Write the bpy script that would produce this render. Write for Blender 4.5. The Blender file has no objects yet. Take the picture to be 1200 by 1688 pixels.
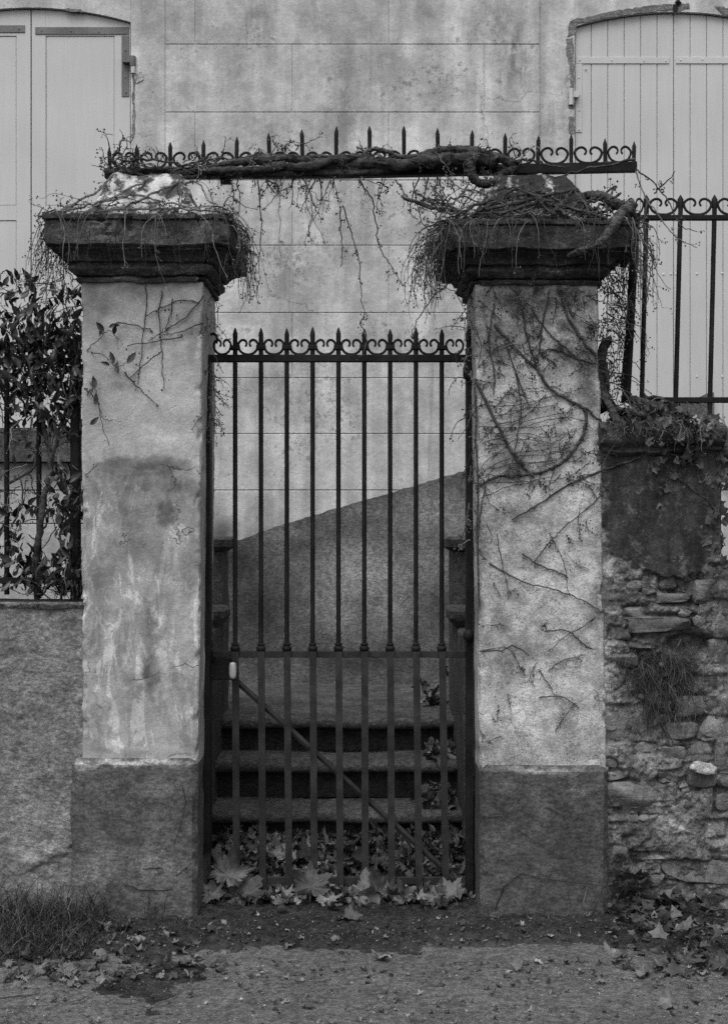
import bpy, math, random
import numpy as np
from mathutils import Vector, Matrix, Euler

sc = bpy.context.scene
col = sc.collection
R = math.radians

# ------------------------------------------------------------------ camera, world, sun, exposure
F, EYE, CAMY, HOR, CX = 2250.0, 1.53, -5.3, 860.0, 600.0     # focal length in photo pixels, eye height, camera depth
cam_d = bpy.data.cameras.new('camera')
cam = bpy.data.objects.new('camera', cam_d); col.objects.link(cam)
cam.location = (0, CAMY, EYE); cam.rotation_euler = (R(90), 0, 0)
cam_d.sensor_width = 36; cam_d.lens = 36 * F / 1688; cam_d.shift_y = 16 / 1688
cam_d.clip_start = .05; cam_d.clip_end = 600
sc.camera = cam

SUN_EL, SUN_AZ = 62, 200
w = bpy.data.worlds.new('World'); sc.world = w; w.use_nodes = True
wt = w.node_tree
bg = wt.nodes['Background']
sky = wt.nodes.new('ShaderNodeTexSky'); sky.sky_type = 'NISHITA'; sky.sun_disc = False
sky.sun_elevation = R(SUN_EL); sky.sun_rotation = R(SUN_AZ); sky.dust_density = 4; sky.air_density = 1.5
bw = wt.nodes.new('ShaderNodeRGBToBW')
wt.links.new(sky.outputs[0], bw.inputs[0]); wt.links.new(bw.outputs[0], bg.inputs['Color'])
bg.inputs['Strength'].default_value = .15
sun_d = bpy.data.lights.new('sun', 'SUN'); sun_d.energy = 1.1; sun_d.angle = R(40)
sun = bpy.data.objects.new('sun', sun_d); col.objects.link(sun)
# towards the sun: azimuth measured like the sky's rotation
az = R(SUN_AZ)
sv = Vector((math.sin(az) * math.cos(R(SUN_EL)), math.cos(az) * math.cos(R(SUN_EL)), math.sin(R(SUN_EL))))
sun.rotation_euler = sv.to_track_quat('Z', 'Y').to_euler(); sun.location = (0, -3, 8)
vs = sc.view_settings
vs.view_transform = 'Standard'; vs.look = 'None'; vs.exposure = .48; vs.gamma = 1; vs.use_curve_mapping = False
sc.render.engine = 'CYCLES'
sc.cycles.use_denoising = False
sc.cycles.max_bounces = 6; sc.cycles.diffuse_bounces = 4; sc.cycles.glossy_bounces = 2


def at(px, py, Y=0.0):
    d = Y - CAMY
    return Vector(((px - CX) / F * d, Y, EYE + (HOR - py) / F * d))


def X(px, Y=0.0): return (px - CX) / F * (Y - CAMY)
def Z(py, Y=0.0): return EYE + (HOR - py) / F * (Y - CAMY)
def S(Y=0.0): return (Y - CAMY) / F      # metres per photo pixel at depth Y


# ------------------------------------------------------------------ noise
def vnoise(P, seed=0):
    P = np.asarray(P, float); i = np.floor(P).astype(np.int64); f = P - i
    u = f * f * f * (f * (f * 6 - 15) + 10)

    def h(a, b, c):
        n = (i[:, 0] + a) * 374761393 + (i[:, 1] + b) * 668265263 + (i[:, 2] + c) * 1274126177 + seed * 974634 + 12345
        n = n & 0x7fffffff
        n = ((n ^ (n >> 13)) * 1274126177) & 0x7fffffff
        n = ((n ^ (n >> 15)) * 668265263) & 0x7fffffff
        return ((n ^ (n >> 16)) & 0xffff) / 32767.5 - 1
    L = lambda a, b, t: a + (b - a) * t
    x0 = L(L(h(0, 0, 0), h(1, 0, 0), u[:, 0]), L(h(0, 1, 0), h(1, 1, 0), u[:, 0]), u[:, 1])
    x1 = L(L(h(0, 0, 1), h(1, 0, 1), u[:, 0]), L(h(0, 1, 1), h(1, 1, 1), u[:, 0]), u[:, 1])
    return L(x0, x1, u[:, 2])


def fbm(P, scale, octs=4, seed=0, rough=.5):
    P = np.asarray(P, float) * scale; r = 0; a = 1; t = 0
    for o in range(octs):
        r = r + a * vnoise(P + 17.3 * o, seed + o); t += a; a *= rough; P = P * 2.03
    return r / t


def sstep(a, b, x):
    t = np.clip((np.asarray(x, float) - a) / (b - a), 0, 1); return t * t * (3 - 2 * t)


# ------------------------------------------------------------------ mesh collector
class MB:
    def __init__(s): s.v = []; s.f = []

    def add(s, vs, fs):
        o = len(s.v); s.v.extend([tuple(p) for p in vs]); s.f.extend([tuple(i + o for i in f) for f in fs]); return s

    def box(s, x0, x1, y0, y1, z0, z1):
        v = [(x0, y0, z0), (x1, y0, z0), (x1, y1, z0), (x0, y1, z0), (x0, y0, z1), (x1, y0, z1), (x1, y1, z1), (x0, y1, z1)]
        return s.add(v, [(0, 3, 2, 1), (4, 5, 6, 7), (0, 1, 5, 4), (1, 2, 6, 5), (2, 3, 7, 6), (3, 0, 4, 7)])

    def cbox(s, x0, x1, y0, y1, z0, z1, c=.003):
        """box whose front (y0) edges are chamfered by c"""
        v = [(x0 + c, y0, z0 + c), (x1 - c, y0, z0 + c), (x1 - c, y0, z1 - c), (x0 + c, y0, z1 - c),
             (x0, y0 + c, z0), (x1, y0 + c, z0), (x1, y0 + c, z1), (x0, y0 + c, z1),
             (x0, y1, z0), (x1, y1, z0), (x1, y1, z1), (x0, y1, z1)]
        f = [(0, 1, 2, 3), (11, 10, 9, 8)]
        for k in range(4):
            j = (k + 1) % 4
            f.append((4 + k, 4 + j, j, k)); f.append((8 + k, 8 + j, 4 + j, 4 + k))
        return s.add(v, f)

    def tube(s, path, r0, r1=None, n=6, cap=True, flat=1.0, rs=None):
        path = [Vector(p) for p in path]; m = len(path)
        if r1 is None: r1 = r0
        t = (path[1] - path[0]).normalized()
        a = Vector((0, 1, 0)) if abs(t.y) < .9 else Vector((1, 0, 0))
        u = t.cross(a).normalized()
        vs = []
        for i, p in enumerate(path):
            t = (path[min(i + 1, m - 1)] - path[max(i - 1, 0)])
            if t.length < 1e-9: t = Vector((0, 0, 1))
            t.normalize()
            u = (u - t * u.dot(t))
            if u.length < 1e-6: u = t.orthogonal()
            u.normalize(); b = t.cross(u)
            r = rs[i] if rs else r0 + (r1 - r0) * i / (m - 1)
            for k in range(n):
                q = 2 * math.pi * k / n
                vs.append(p + u * (math.cos(q) * r) + b * (math.sin(q) * r * flat))
        fs = []
        for i in range(m - 1):
            for k in range(n):
                j = (k + 1) % n
                fs.append((i * n + k, i * n + j, (i + 1) * n + j, (i + 1) * n + k))
        if cap:
            fs.append(tuple(range(n))[::-1]); fs.append(tuple((m - 1) * n + k for k in range(n)))
        return s.add(vs, fs)

    def lathe(s, prof, cx, cy, n=12, sq=False):
        """(radius, z) profile about a vertical axis"""
        vs = []; fs = []
        for r, z in prof:
            for k in range(n):
                q = 2 * math.pi * (k + .5) / n
                vs.append((cx + math.cos(q) * r, cy + math.sin(q) * r, z))
        for i in range(len(prof) - 1):
            for k in range(n):
                j = (k + 1) % n
                fs.append((i * n + k, i * n + j, (i + 1) * n + j, (i + 1) * n + k))
        fs.append(tuple(range(n))[::-1]); fs.append(tuple((len(prof) - 1) * n + k for k in range(n)))
        return s.add(vs, fs)

    def prism(s, pts, y0, y1):
        """(x, z) outline extruded from y0 (front) to y1"""
        n = len(pts); v = [(x, y0, z) for x, z in pts] + [(x, y1, z) for x, z in pts]
        f = [tuple(range(n)), tuple(range(n, 2 * n))[::-1]]
        f += [(i, i + n, (i + 1) % n + n, (i + 1) % n) for i in range(n)]
        return s.add(v, f)

    def octa(s, p, r):
        x, y, z = p
        return s.add([(x + r, y, z), (x - r, y, z), (x, y + r, z), (x, y - r, z), (x, y, z + r * 1.2), (x, y, z - r * 1.2)],
                     [(0, 2, 4), (2, 1, 4), (1, 3, 4), (3, 0, 4), (2, 0, 5), (1, 2, 5), (3, 1, 5), (0, 3, 5)])

    def mesh(s, name, smooth=None):
        me = bpy.data.meshes.new(name); me.from_pydata(s.v, [], s.f); me.validate(); me.update()
        fix_normals(me)
        if smooth is not None:
            me.polygons.foreach_set('use_smooth', [True] * len(me.polygons)); me.set_sharp_from_angle(angle=R(smooth))
        return me


import bmesh


def fix_normals(me):
    if len(me.polygons) > 60000: return
    bm = bmesh.new(); bm.from_mesh(me); bmesh.ops.recalc_face_normals(bm, faces=bm.faces); bm.to_mesh(me); bm.free()


def link(name, me, m=None, parent=None, kind=None, loc=None, rot=None, scale=None):
    o = bpy.data.objects.new(name, me); col.objects.link(o)
    if m is not None and not me.materials: me.materials.append(m)
    if loc is not None: o.location = loc
    if rot is not None: o.rotation_euler = rot
    if scale is not None: o.scale = (scale,) * 3 if isinstance(scale, (int, float)) else scale
    if parent is not None:
        o.parent = parent
        if parent.parent is not None:
            o.matrix_parent_inverse = Matrix.Translation(-parent['base_vec'].to_list() if False else (0, 0, 0))
        o.matrix_parent_inverse = Matrix.Translation(-Vector(WB[parent.name]))
    WB[o.name] = tuple(Vector(WB[o.name]) if o.name in WB else (Vector(o.location)))
    if kind: o['kind'] = kind
    return o


WB = {}     # world position of every object used as a parent (none of them is turned)


def part(name, mb, m, parent, smooth=None, kind=None):
    return link(name, mb.mesh(name, smooth), m, parent, kind)


def thing(name, label, cat, loc=(0, 0, 0), group=None):
    o = bpy.data.objects.new(name, None); o.empty_display_size = .1; col.objects.link(o)
    o.location = loc; WB[o.name] = tuple(loc)
    o['label'] = label; o['category'] = cat
    if group: o['group'] = group
    return o


def tag(o, label, cat, group=None):
    o['label'] = label; o['category'] = cat
    if group: o['group'] = group
    return o


# ------------------------------------------------------------------ material nodes (greys only: the photograph is black and white)
class NT:
    def __init__(s, m):
        s.t = m.node_tree; s.n = s.t.nodes; s._pos = None

    def L(s, sock, v):
        if hasattr(v, 'is_output') or isinstance(v, bpy.types.NodeSocket): s.t.links.new(v, sock)
        elif v is not None: sock.default_value = v

    def pos(s):
        if s._pos is None: s._pos = s.n.new('ShaderNodeNewGeometry').outputs['Position']
        return s._pos

    def obj(s): return s.n.new('ShaderNodeTexCoord').outputs['Object']

    def mp(s, vec, sx=1, sy=1, sz=1, off=(0, 0, 0)):
        m = s.n.new('ShaderNodeMapping'); s.L(m.inputs['Vector'], vec)
        m.inputs['Scale'].default_value = (sx, sy, sz); m.inputs['Location'].default_value = off
        return m.outputs[0]

    def noise(s, scale, detail=4, rough=.55, vec=None, dist=0):
        n = s.n.new('ShaderNodeTexNoise'); s.L(n.inputs['Vector'], vec if vec is not None else s.pos())
        n.inputs['Scale'].default_value = scale; n.inputs['Detail'].default_value = detail
        n.inputs['Roughness'].default_value = rough; n.inputs['Distortion'].default_value = dist
        return n.outputs[0]

    def vor(s, scale, vec=None, feature='F1', out=0, rnd=1.0):
        n = s.n.new('ShaderNodeTexVoronoi'); n.feature = feature; s.L(n.inputs['Vector'], vec if vec is not None else s.pos())
        n.inputs['Scale'].default_value = scale; n.inputs['Randomness'].default_value = rnd
        return n.outputs[out]

    def m(s, op, a, b=None, c=None):
        n = s.n.new('ShaderNodeMath'); n.operation = op
        s.L(n.inputs[0], a); s.L(n.inputs[1], b); s.L(n.inputs[2], c)
        return n.outputs[0]

    def mr(s, v, a, b, c=0., d=1.):
        n = s.n.new('ShaderNodeMapRange'); n.interpolation_type = 'SMOOTHSTEP'
        s.L(n.inputs[0], v)
        for i, q in zip((1, 2, 3, 4), (a, b, c, d)): s.L(n.inputs[i], q)
        return n.outputs[0]

    def mix(s, f, a, b):
        n = s.n.new('ShaderNodeMix'); n.data_type = 'FLOAT'
        s.L(n.inputs[0], f); s.L(n.inputs[2], a); s.L(n.inputs[3], b)
        return n.outputs[0]

    def attr(s, name):
        n = s.n.new('ShaderNodeAttribute'); n.attribute_name = name; return n.outputs['Fac']

    def vm(s, op, a, b):
        n = s.n.new('ShaderNodeVectorMath'); n.operation = op
        s.L(n.inputs[0], a)
        if b is not None: s.L(n.inputs[1], b)
        return n

    def warped(s, amp=.05, scale=9):
        n = s.n.new('ShaderNodeTexNoise'); s.L(n.inputs['Vector'], s.pos()); n.inputs['Scale'].default_value = scale
        n.inputs['Detail'].default_value = 5; n.inputs['Roughness'].default_value = .62
        a = s.vm('SUBTRACT', n.outputs['Color'], (.5, .5, .5)).outputs[0]
        a = s.vm('MULTIPLY', a, (amp * 2,) * 3).outputs[0]
        return s.vm('ADD', s.pos(), a).outputs[0]

    def blobs(s, items, Y, vec, soft=.45):
        """stains and other tone patches: max over ellipses given in photo pixels (cx, cy, rx, ry, strength) on the plane y = Y"""
        res = None
        k = S(Y)
        for it in items:
            cx, cy, rx, ry, st = it
            p = at(cx, cy, Y)
            d = s.vm('SUBTRACT', vec, (p.x, 0, p.z)).outputs[0]
            d = s.vm('MULTIPLY', d, (1 / (rx * k), 0, 1 / (ry * k))).outputs[0]
            ln = s.vm('LENGTH', d, None).outputs['Value']
            b = s.mr(ln, 1.0, 1 - 2 * soft if soft < .5 else 0, 0, st)
            res = b if res is None else s.m('MAXIMUM', res, b)
        return res


def material(name, fn, rough=.9, spec=.2):
    m = bpy.data.materials.new(name); m.use_nodes = True
    b = m.node_tree.nodes['Principled BSDF']
    n = NT(m); r = fn(n)
    c = r['color']
    n.L(b.inputs['Base Color'], c if not isinstance(c, (int, float)) else (c, c, c, 1))
    n.L(b.inputs['Roughness'], r.get('rough', rough)); b.inputs['Specular IOR Level'].default_value = r.get('spec', spec)
    if 'bump' in r:
        bp = n.n.new('ShaderNodeBump'); n.L(bp.inputs['Height'], r['bump'])
        bp.inputs['Strength'].default_value = r.get('bs', .5); bp.inputs['Distance'].default_value = r.get('bd', .01)
        n.t.links.new(bp.outputs[0], b.inputs['Normal'])
    return m


HY = 2.56      # house front
WY = .012      # face of the rubble wall


def grain(n, c, lo=.82, hi=1.14, scale=120):
    """sand grain and small pits over a coat"""
    c = n.m('MULTIPLY', c, n.mix(n.mr(n.noise(scale, 4, .7), .33, .67), lo, hi))
    pit = n.mr(n.noise(1, 4, .7, n.mp(n.pos(), 55, 55, 130)), .66, .72)
    return n.m('MULTIPLY', c, n.mix(pit, 1, .72))


def stucco_fn(stains=True):
    def fn(n):
        wv = n.warped(.09, 7)
        big = n.noise(1.8, 7, .65); mid = n.noise(8, 8, .7)
        streak = n.noise(1, 6, .65, n.mp(n.pos(), 6, 6, .6))
        c = n.mix(n.mr(big, .34, .66), .4, .54)
        c = n.m('MULTIPLY', c, n.mix(n.mr(mid, .34, .68), .78, 1.12))
        c = n.m('MULTIPLY', c, n.mix(n.mr(streak, .38, .64), .8, 1.08))
        drip = n.noise(1, 5, .7, n.mp(n.pos(), 22, 22, 1.2))
        c = n.m('MULTIPLY', c, n.mix(n.mr(drip, .58, .7), 1, .8))
        pale = n.mr(n.noise(4.5, 8, .72), .6, .66)          # thin places where a paler coat shows
        c = n.m('MULTIPLY', c, n.mix(pale, 1, 1.12))
        c = grain(n, c, .9, 1.07)
        ck = n.vor(1.15, n.warped(.16, 3), 'DISTANCE_TO_EDGE')
        ckm = n.m('MULTIPLY', n.mr(ck, .006, .001), n.mr(n.noise(1.1, 2), .46, .58))
        c = n.m('MULTIPLY', c, n.m('SUBTRACT', 1, n.m('MULTIPLY', ckm, .4)))
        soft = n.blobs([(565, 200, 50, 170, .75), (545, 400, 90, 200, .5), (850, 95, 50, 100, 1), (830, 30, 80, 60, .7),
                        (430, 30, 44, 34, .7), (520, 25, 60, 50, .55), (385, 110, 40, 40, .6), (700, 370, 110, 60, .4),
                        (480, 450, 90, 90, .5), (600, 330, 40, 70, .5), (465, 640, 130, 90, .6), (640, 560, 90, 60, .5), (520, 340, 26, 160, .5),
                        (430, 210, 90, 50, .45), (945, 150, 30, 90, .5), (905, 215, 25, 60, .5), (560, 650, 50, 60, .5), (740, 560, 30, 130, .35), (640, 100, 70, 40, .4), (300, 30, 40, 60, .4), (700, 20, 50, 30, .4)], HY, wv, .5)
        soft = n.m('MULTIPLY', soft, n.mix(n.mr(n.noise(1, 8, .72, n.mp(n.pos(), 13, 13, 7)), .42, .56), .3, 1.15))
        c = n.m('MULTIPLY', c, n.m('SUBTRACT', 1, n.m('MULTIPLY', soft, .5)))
        where = n.blobs([(690, 130, 130, 70, 1), (560, 110, 60, 70, .5), (470, 430, 110, 70, 1), (480, 250, 120, 70, .5),
                         (540, 670, 110, 110, 1), (620, 330, 120, 80, .6), (650, 550, 110, 50, .8), (490, 740, 60, 40, 1),
                         (340, 60, 70, 70, .5), (800, 60, 70, 60, .6), (700, 430, 80, 60, .5), (420, 60, 60, 40, .6)], HY, wv, .5)
        sp = n.vor(21, n.warped(.05, 26)); sp2 = n.vor(55, n.warped(.03, 44))
        pick = n.noise(8, 2)
        spot = n.m('MULTIPLY', n.mr(sp, .4, .2), n.mr(n.m('ADD', n.m('MULTIPLY', where, .34), pick), .6, .72))
        spot2 = n.m('MULTIPLY', n.mr(sp2, .36, .2), n.mr(n.m('ADD', n.m('MULTIPLY', where, .3), n.noise(13, 2)), .6, .7))
        c = n.m('MULTIPLY', c, n.m('SUBTRACT', 1, n.m('MULTIPLY', n.m('MAXIMUM', spot, spot2), .4)))
        soot = n.blobs([(365, 880, 50, 42, 1), (330, 850, 60, 40, .6), (430, 885, 60, 30, .5)], HY, n.warped(.03, 10), .5)
        c = n.m('MULTIPLY', c, n.m('SUBTRACT', 1, n.m('MULTIPLY', soot, .7)))
        h = n.m('ADD', n.m('MULTIPLY', mid, .6), n.m('MULTIPLY', n.noise(38, 6, .7), .5))
        return dict(color=c, bump=h, bs=.45, bd=.014, rough=.93)
    return fn


def plaster_left(n):
    wv = n.warped(.07, 9)
    big = n.noise(2.4, 7, .66); mid = n.noise(11, 8, .7)
    c = n.mix(n.mr(big, .34, .66), .33, .45)
    c = n.m('MULTIPLY', c, n.mix(n.mr(mid, .34, .68), .8, 1.12))
    # lower half: washed and peeled limewash in upright tongues with ragged edges
    low = n.blobs([(235, 1015, 190, 262, 1)], 0, n.warped(.03, 12), .06)
    tong = n.noise(1, 8, .7, n.mp(n.pos(), 6.5, 6.5, 2.6), 1.1); t2 = n.noise(1, 8, .7, n.mp(n.pos(), 12, 12, 3.6, (3, 1, 2)), 1.0)
    lowc = n.mix(n.mr(tong, .44, .54), .235, .34)
    lowc = n.mix(n.m('MULTIPLY', n.mr(t2, .53, .57), n.mr(tong, .4, .56)), lowc, .52)
    lowc = n.m('MULTIPLY', lowc, n.mix(n.mr(mid, .34, .68), .76, 1.14))
    c = n.mix(low, c, lowc)
    rag = n.mix(n.mr(n.noise(15, 8, .72), .4, .56), .55, 1.1)
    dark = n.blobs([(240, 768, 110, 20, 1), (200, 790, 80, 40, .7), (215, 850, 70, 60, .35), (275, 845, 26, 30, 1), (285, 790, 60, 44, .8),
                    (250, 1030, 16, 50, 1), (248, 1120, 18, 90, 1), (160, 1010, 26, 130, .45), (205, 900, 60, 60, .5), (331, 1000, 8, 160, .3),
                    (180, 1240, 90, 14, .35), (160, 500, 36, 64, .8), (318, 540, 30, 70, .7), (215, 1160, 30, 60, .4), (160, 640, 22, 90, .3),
                    (235, 474, 120, 26, .9), (145, 760, 10, 200, .3), (290, 600, 30, 40, .25), (165, 1165, 9, 8, 1), (205, 640, 36, 14, .35)], 0, wv, .4)  # includes a darker band on the shaft just below the capital
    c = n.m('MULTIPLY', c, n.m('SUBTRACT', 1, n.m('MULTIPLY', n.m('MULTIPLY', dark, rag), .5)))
    hard = n.blobs([(240, 770, 104, 19, 1), (195, 800, 66, 40, .55), (292, 800, 42, 36, .7), (215, 845, 50, 30, .4), (275, 845, 22, 26, .8)], 0, n.warped(.04, 22), .14)
    c = n.m('MULTIPLY', c, n.m('SUBTRACT', 1, n.m('MULTIPLY', hard, .3)))
    light = n.blobs([(180, 800, 14, 20, 1), (285, 960, 16, 70, .9), (270, 1080, 18, 60, .9), (225, 1080, 14, 60, .5), (300, 890, 30, 60, .5),
                     (310, 1150, 22, 90, .6), (240, 1232, 80, 12, .6), (275, 980, 10, 60, 1), (260, 650, 90, 110, .25), (330, 570, 8, 40, .8)], 0, wv, .5)
    c = n.m('MULTIPLY', c, n.m('ADD', 1, n.m('MULTIPLY', n.m('MULTIPLY', light, rag), .4)))
    chip = n.mr(n.noise(24, 8, .74), .655, .675)
    c = n.mix(n.m('MULTIPLY', chip, .6), c, .5)
    c = grain(n, c, .86, 1.1)
    ck = n.vor(2.3, n.warped(.13, 4), 'DISTANCE_TO_EDGE')
    ckm = n.m('MULTIPLY', n.mr(ck, .01, .002), n.mr(n.noise(2.5, 2), .5, .58))
    c = n.m('MULTIPLY', c, n.m('SUBTRACT', 1, n.m('MULTIPLY', ckm, .5)))
    h = n.m('ADD', n.m('MULTIPLY', mid, .7), n.m('ADD', n.m('MULTIPLY', n.noise(50, 6, .7), .45), n.m('MULTIPLY', ckm, -.5)))
    return dict(color=c, bump=h, bs=.5, bd=.014)


def plaster_right(n):
    wv = n.warped(.08, 9)
    big = n.noise(3.2, 7, .68); mid = n.noise(14, 8, .72)
    c = n.mix(n.mr(big, .36, .62), .31, .52)
    c = n.m('MULTIPLY', c, n.mix(n.mr(mid, .36, .64), .66, 1.14))
    rag = n.mix(n.mr(n.noise(13, 8, .72), .38, .56), .5, 1.1)
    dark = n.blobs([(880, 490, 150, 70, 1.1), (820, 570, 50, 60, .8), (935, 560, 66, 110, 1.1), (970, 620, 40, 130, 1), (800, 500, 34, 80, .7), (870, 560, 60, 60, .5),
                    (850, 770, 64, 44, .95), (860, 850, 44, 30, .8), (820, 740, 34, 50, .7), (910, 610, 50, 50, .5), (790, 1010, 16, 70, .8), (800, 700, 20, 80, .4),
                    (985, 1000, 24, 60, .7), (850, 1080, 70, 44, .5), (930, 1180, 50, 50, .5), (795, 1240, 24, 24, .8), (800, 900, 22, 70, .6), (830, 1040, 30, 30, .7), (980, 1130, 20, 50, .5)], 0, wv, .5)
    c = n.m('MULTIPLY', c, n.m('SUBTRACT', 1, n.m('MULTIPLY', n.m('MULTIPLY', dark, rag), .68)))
    light = n.blobs([(905, 960, 80, 70, .8), (950, 880, 44, 70, .7), (870, 640, 60, 40, .5), (840, 1180, 50, 60, .6), (880, 1130, 110, 100, .4), (975, 800, 20, 60, .5)], 0, wv, .5)
    c = n.m('MULTIPLY', c, n.m('ADD', 1, n.m('MULTIPLY', light, .34)))
    sp = n.vor(62, n.warped(.05, 45)); sp2 = n.vor(120, n.warped(.03, 60))
    fl = n.m('MULTIPLY', n.mr(sp, .42, .24), n.mr(n.noise(9, 5, .72), .46, .56))
    fl2 = n.m('MULTIPLY', n.mr(sp2, .4, .24), n.mr(n.noise(16, 4, .7), .47, .55))
    c = n.m('MULTIPLY', c, n.m('SUBTRACT', 1, n.m('MULTIPLY', n.m('MAXIMUM', fl, fl2), .6)))
    chip = n.mr(n.noise(22, 8, .74), .63, .66); c = n.mix(n.m('MULTIPLY', chip, .5), c, .12)
    c = grain(n, c, .8, 1.14)
    h = n.m('ADD', n.m('MULTIPLY', mid, .7), n.m('MULTIPLY', n.noise(60, 6, .7), .5))
    return dict(color=c, bump=h, bs=.65, bd=.016)


def rough_stone(lo, hi, sc_=1.0, speck=0., bd=.012, bs=.6, patch=None, stain=None, pY=0):
    def fn(n):
        big = n.noise(2.6 * sc_, 7, .65); mid = n.noise(16 * sc_, 8, .72); fine = n.noise(110, 4, .65)
        c = n.mix(n.mr(big, .3, .7), lo, hi)
        c = n.m('MULTIPLY', c, n.mix(n.mr(mid, .3, .7), .68, 1.25))
        c = n.m('MULTIPLY', c, n.mix(n.mr(n.noise(1, 6, .72, n.mp(n.pos(), 45, 45, 90)), .36, .64), .62, 1.34))
        c = n.m('MULTIPLY', c, n.mix(n.mr(fine, .33, .67), .74, 1.2))
        if speck:
            v = n.vor(75, n.warped(.02, 50))
            k = n.m('MULTIPLY', n.mr(v, .3, .14), n.mr(n.noise(7, 4, .7), .56, .68))
            c = n.mix(k, c, speck)
        if patch:
            k = n.blobs(patch, pY, n.warped(.05, 11), .5)
            c = n.m('MULTIPLY', c, n.m('ADD', 1, k))
        if stain:
            k = n.blobs(stain, pY, n.warped(.05, 11), .5)
            c = n.m('MULTIPLY', c, n.m('SUBTRACT', 1, k))
        h = n.m('ADD', n.m('MULTIPLY', mid, .8), n.m('MULTIPLY', n.noise(70, 6, .75), .4))
        return dict(color=c, bump=h, bs=bs, bd=bd)
    return fn


def cap_top_fn(n):
    k = n.mr(n.noise(13, 8, .7), .44, .56)
    c = n.mix(k, .5, .06)
    c = n.m('MULTIPLY', c, n.mix(n.mr(n.noise(30, 5, .7), .3, .7), .75, 1.1))
    return dict(color=c, bump=n.noise(30, 7, .7), bs=.6, bd=.012)


def cap_top_dark_fn(n):
    k = n.mr(n.noise(12, 8, .7), .36, .46)
    c = n.mix(k, .45, .035)
    c = n.m('MULTIPLY', c, n.mix(n.mr(n.noise(30, 5, .7), .3, .7), .6, 1.2))
    return dict(color=c, bump=n.noise(30, 7, .7), bs=.8, bd=.02)


def iron_fn(lo, hi, rough=.68):
    def fn(n):
        a = n.noise(9, 6, .65); b = n.noise(120, 4, .7)
        c = n.mix(n.mr(a, .35, .68), lo, hi)
        c = n.m('MULTIPLY', c, n.mix(n.mr(b, .3, .7), .75, 1.2))
        return dict(color=c, bump=b, bs=.4, bd=.003, rough=rough, spec=.16)
    return fn


def shutter_fn(n):
    a = n.noise(2, 4); b = n.noise(1, 5, .6, n.mp(n.pos(), 60, 60, 3))
    c = n.mix(n.mr(a, .3, .7), .43, .475)
    c = n.m('MULTIPLY', c, n.mix(n.mr(b, .3, .7), .97, 1.02))
    d = n.noise(1, 4, .7, n.mp(n.pos(), 14, 14, 1))
    c = n.m('MULTIPLY', c, n.mix(n.mr(d, .6, .75), 1, .93))
    return dict(color=c, bump=b, bs=.08, bd=.003, rough=.55, spec=.3)


def rubble_wall_fn(n):
    k = n.attr('coat')
    mid = n.noise(22, 8, .74); fine = n.noise(110, 4, .7); big = n.noise(6, 6, .65)
    a = n.mix(n.mr(big, .3, .7), .03, .055)                     # dark render
    a = n.m('MULTIPLY', a, n.mix(n.mr(mid, .32, .68), .62, 1.45))
    sp = n.m('MULTIPLY', n.mr(n.vor(60, n.warped(.03, 40)), .24, .1), n.mr(n.noise(9, 4, .7), .5, .58))
    a = n.mix(n.m('MULTIPLY', sp, .5), a, .3)
    a = n.m('MULTIPLY', a, n.mix(n.mr(fine, .33, .67), .75, 1.25))
    a = n.m('MULTIPLY', a, n.mix(n.mr(n.noise(11, 8, .74), .56, .62), 1, 1.9))
    a = n.m('MULTIPLY', a, n.mix(n.mr(n.noise(1, 5, .7, n.mp(n.pos(), 12, 12, 3)), .35, .65), .6, 1.25))
    b = n.mix(n.mr(big, .36, .64), .065, .18)                    # mortar
    b = n.m('MULTIPLY', b, n.mix(n.mr(mid, .36, .64), .6, 1.35))
    b = n.m('MULTIPLY', b, n.mix(n.mr(fine, .33, .67), .65, 1.3))
    pl = n.blobs([(992, 860, 14, 90, 1.4), (1000, 960, 30, 90, 1), (1006, 1080, 36, 90, 1.1), (1000, 1180, 60, 100, 1.2), (1110, 1200, 60, 26, 1.4), (1130, 1340, 90, 66, 1.2), (1060, 1330, 50, 44, .8), (1050, 950, 50, 26, .8), (1130, 965, 60, 30, .6)], WY, n.warped(.09, 11), .5)
    b = n.m('MULTIPLY', b, n.m('ADD', 1, n.m('MULTIPLY', n.m('MULTIPLY', pl, n.mix(n.mr(n.noise(15, 8, .72), .4, .58), .4, 1.1)), .75)))
    moss = n.blobs([(1092, 1120, 80, 70, 1), (1035, 1415, 40, 40, .9), (1060, 1470, 90, 30, .7), (1180, 980, 40, 50, .6)], WY, n.warped(.08, 12), .5)
    b = n.m('MULTIPLY', b, n.m('SUBTRACT', 1, n.m('MULTIPLY', moss, .72)))
    c = n.mix(k, b, a)
    h = n.m('ADD', n.m('MULTIPLY', mid, .9), n.m('MULTIPLY', n.noise(70, 6, .75), .5))
    return dict(color=c, bump=h, bs=.7, bd=.016)


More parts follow.
